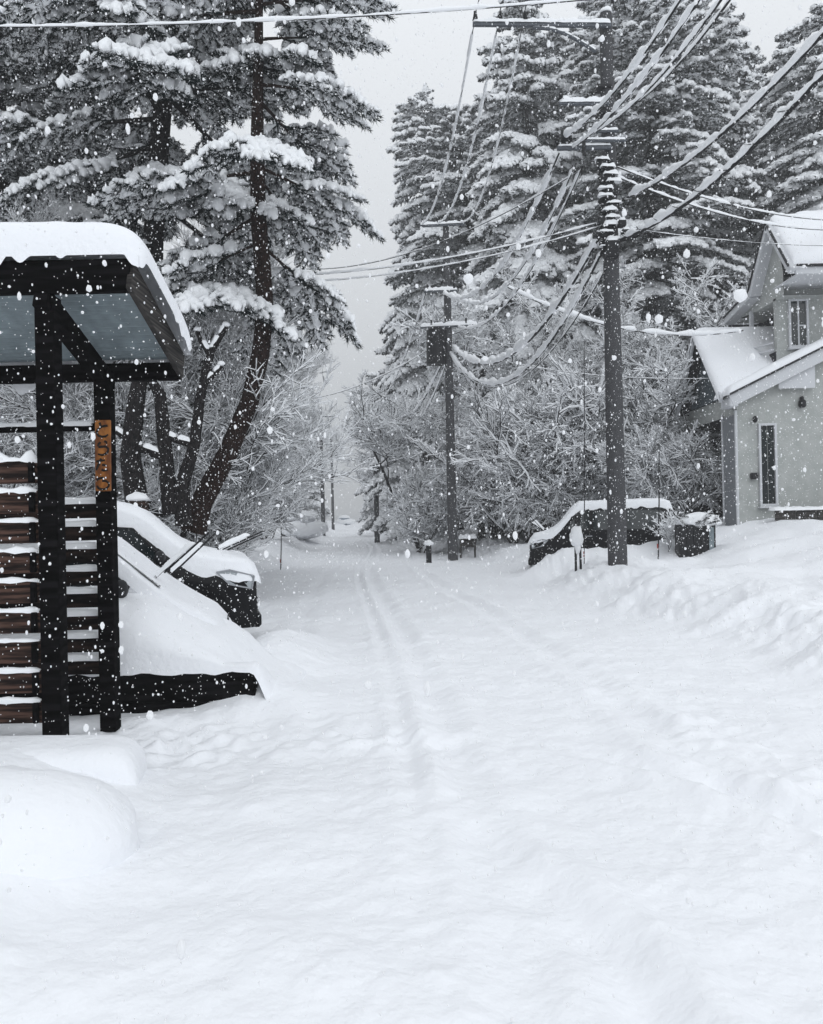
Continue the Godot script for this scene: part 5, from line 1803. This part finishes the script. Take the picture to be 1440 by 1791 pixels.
	var np := P(818, 925, 28.5)
	np.y = ground_height(np.x, np.z) - 0.1
	var no := thing("wooden_board", "small weathered wooden board on posts half buried by second pole", "sign", np, 0.1)
	for i in 2:
		var pm := MB.new()
		pm.box(Vector3(0, 0.55 + 0.16 * i, 0), Vector3(0.56, 0.155, 0.03), 0.006)
		part("plank", pm, "weathered_timber", no)
	for s in [-1.0, 1.0]:
		var lm := MB.new()
		lm.box(Vector3(s * 0.25, 0.35, -0.03), Vector3(0.06, 0.9, 0.05), 0.006)
		part("leg", lm, "weathered_timber", no)
	var ns := MB.new()
	snow_ridge(ns, Vector3(-0.32, 0.79, 0), Vector3(0.32, 0.79, 0), 0.2, 0.14, 3.0)
	part("snow", ns, "clump_snow", no)
	# brown box by the pale house
	var cb := P(243, 884, 12.2)
	var co := thing("brown_box", "small brown box with a snow cap behind the black car", "box", cb - Vector3(0, 0.08, 0))
	var cm := MB.new()
	cm.box(Vector3(0, 0.06, 0), Vector3(0.24, 0.17, 0.2), 0.01)
	part("box", cm, "brown_timber", co)
	var ck := MB.new()
	ck.box(Vector3(0, -0.7, 0), Vector3(0.1, 1.35, 0.1), 0.01)
	part("post", ck, "bark", co)
	var cs := MB.new()
	cs.blob(Vector3(0, 0.17, 0), Vector3(0.17, 0.1, 0.14), 16, 8, 0.3, nz, 90.0, 0.6)
	part("snow", cs, "clump_snow", co)

# ------------------------------------------------------------------ falling snow
func make_snowfall() -> void:
	rng.seed = 4321
	var mb := MB.new()
	mb.blob(Vector3.ZERO, Vector3.ONE, 7, 5, 0.25, nz, 40.0)
	var mesh := mb.put(ArrayMesh.new(), mats["flake"])
	var spots: Array[Transform3D] = []
	for i in 240000:
		var near := i < 105000
		var p := Vector3(R(-5, 5), R(-0.1, 6.5), R(1.0, -9.0)) if near else Vector3(R(-12, 12), R(-0.1, 16.0), R(2.0, -32.0))
		if p.distance_to(CAM) < (0.95 if near else 0.45):
			continue
		var r := (0.0016 if near else 0.0024) + 0.003 * pow(rng.randf(), 3.0)
		if rng.randf() < 0.03:
			r *= 1.9
		spots.append(Transform3D(Basis.from_euler(Vector3(R(0, 6), R(0, 6), R(0, 6))).scaled(Vector3(r * R(0.7, 1.2), r * R(0.9, 1.8), r * R(0.7, 1.2))), p))
	var mm := MultiMesh.new()
	mm.transform_format = MultiMesh.TRANSFORM_3D
	mm.mesh = mesh
	mm.instance_count = spots.size()
	for i in spots.size():
		mm.set_instance_transform(i, spots[i])
	var o := MultiMeshInstance3D.new()
	o.multimesh = mm
	o.name = "falling_snow"
	o.set_meta("kind", "stuff")
	o.set_meta("label", "snowflakes drifting down through the air over the street")
	add_child(o)
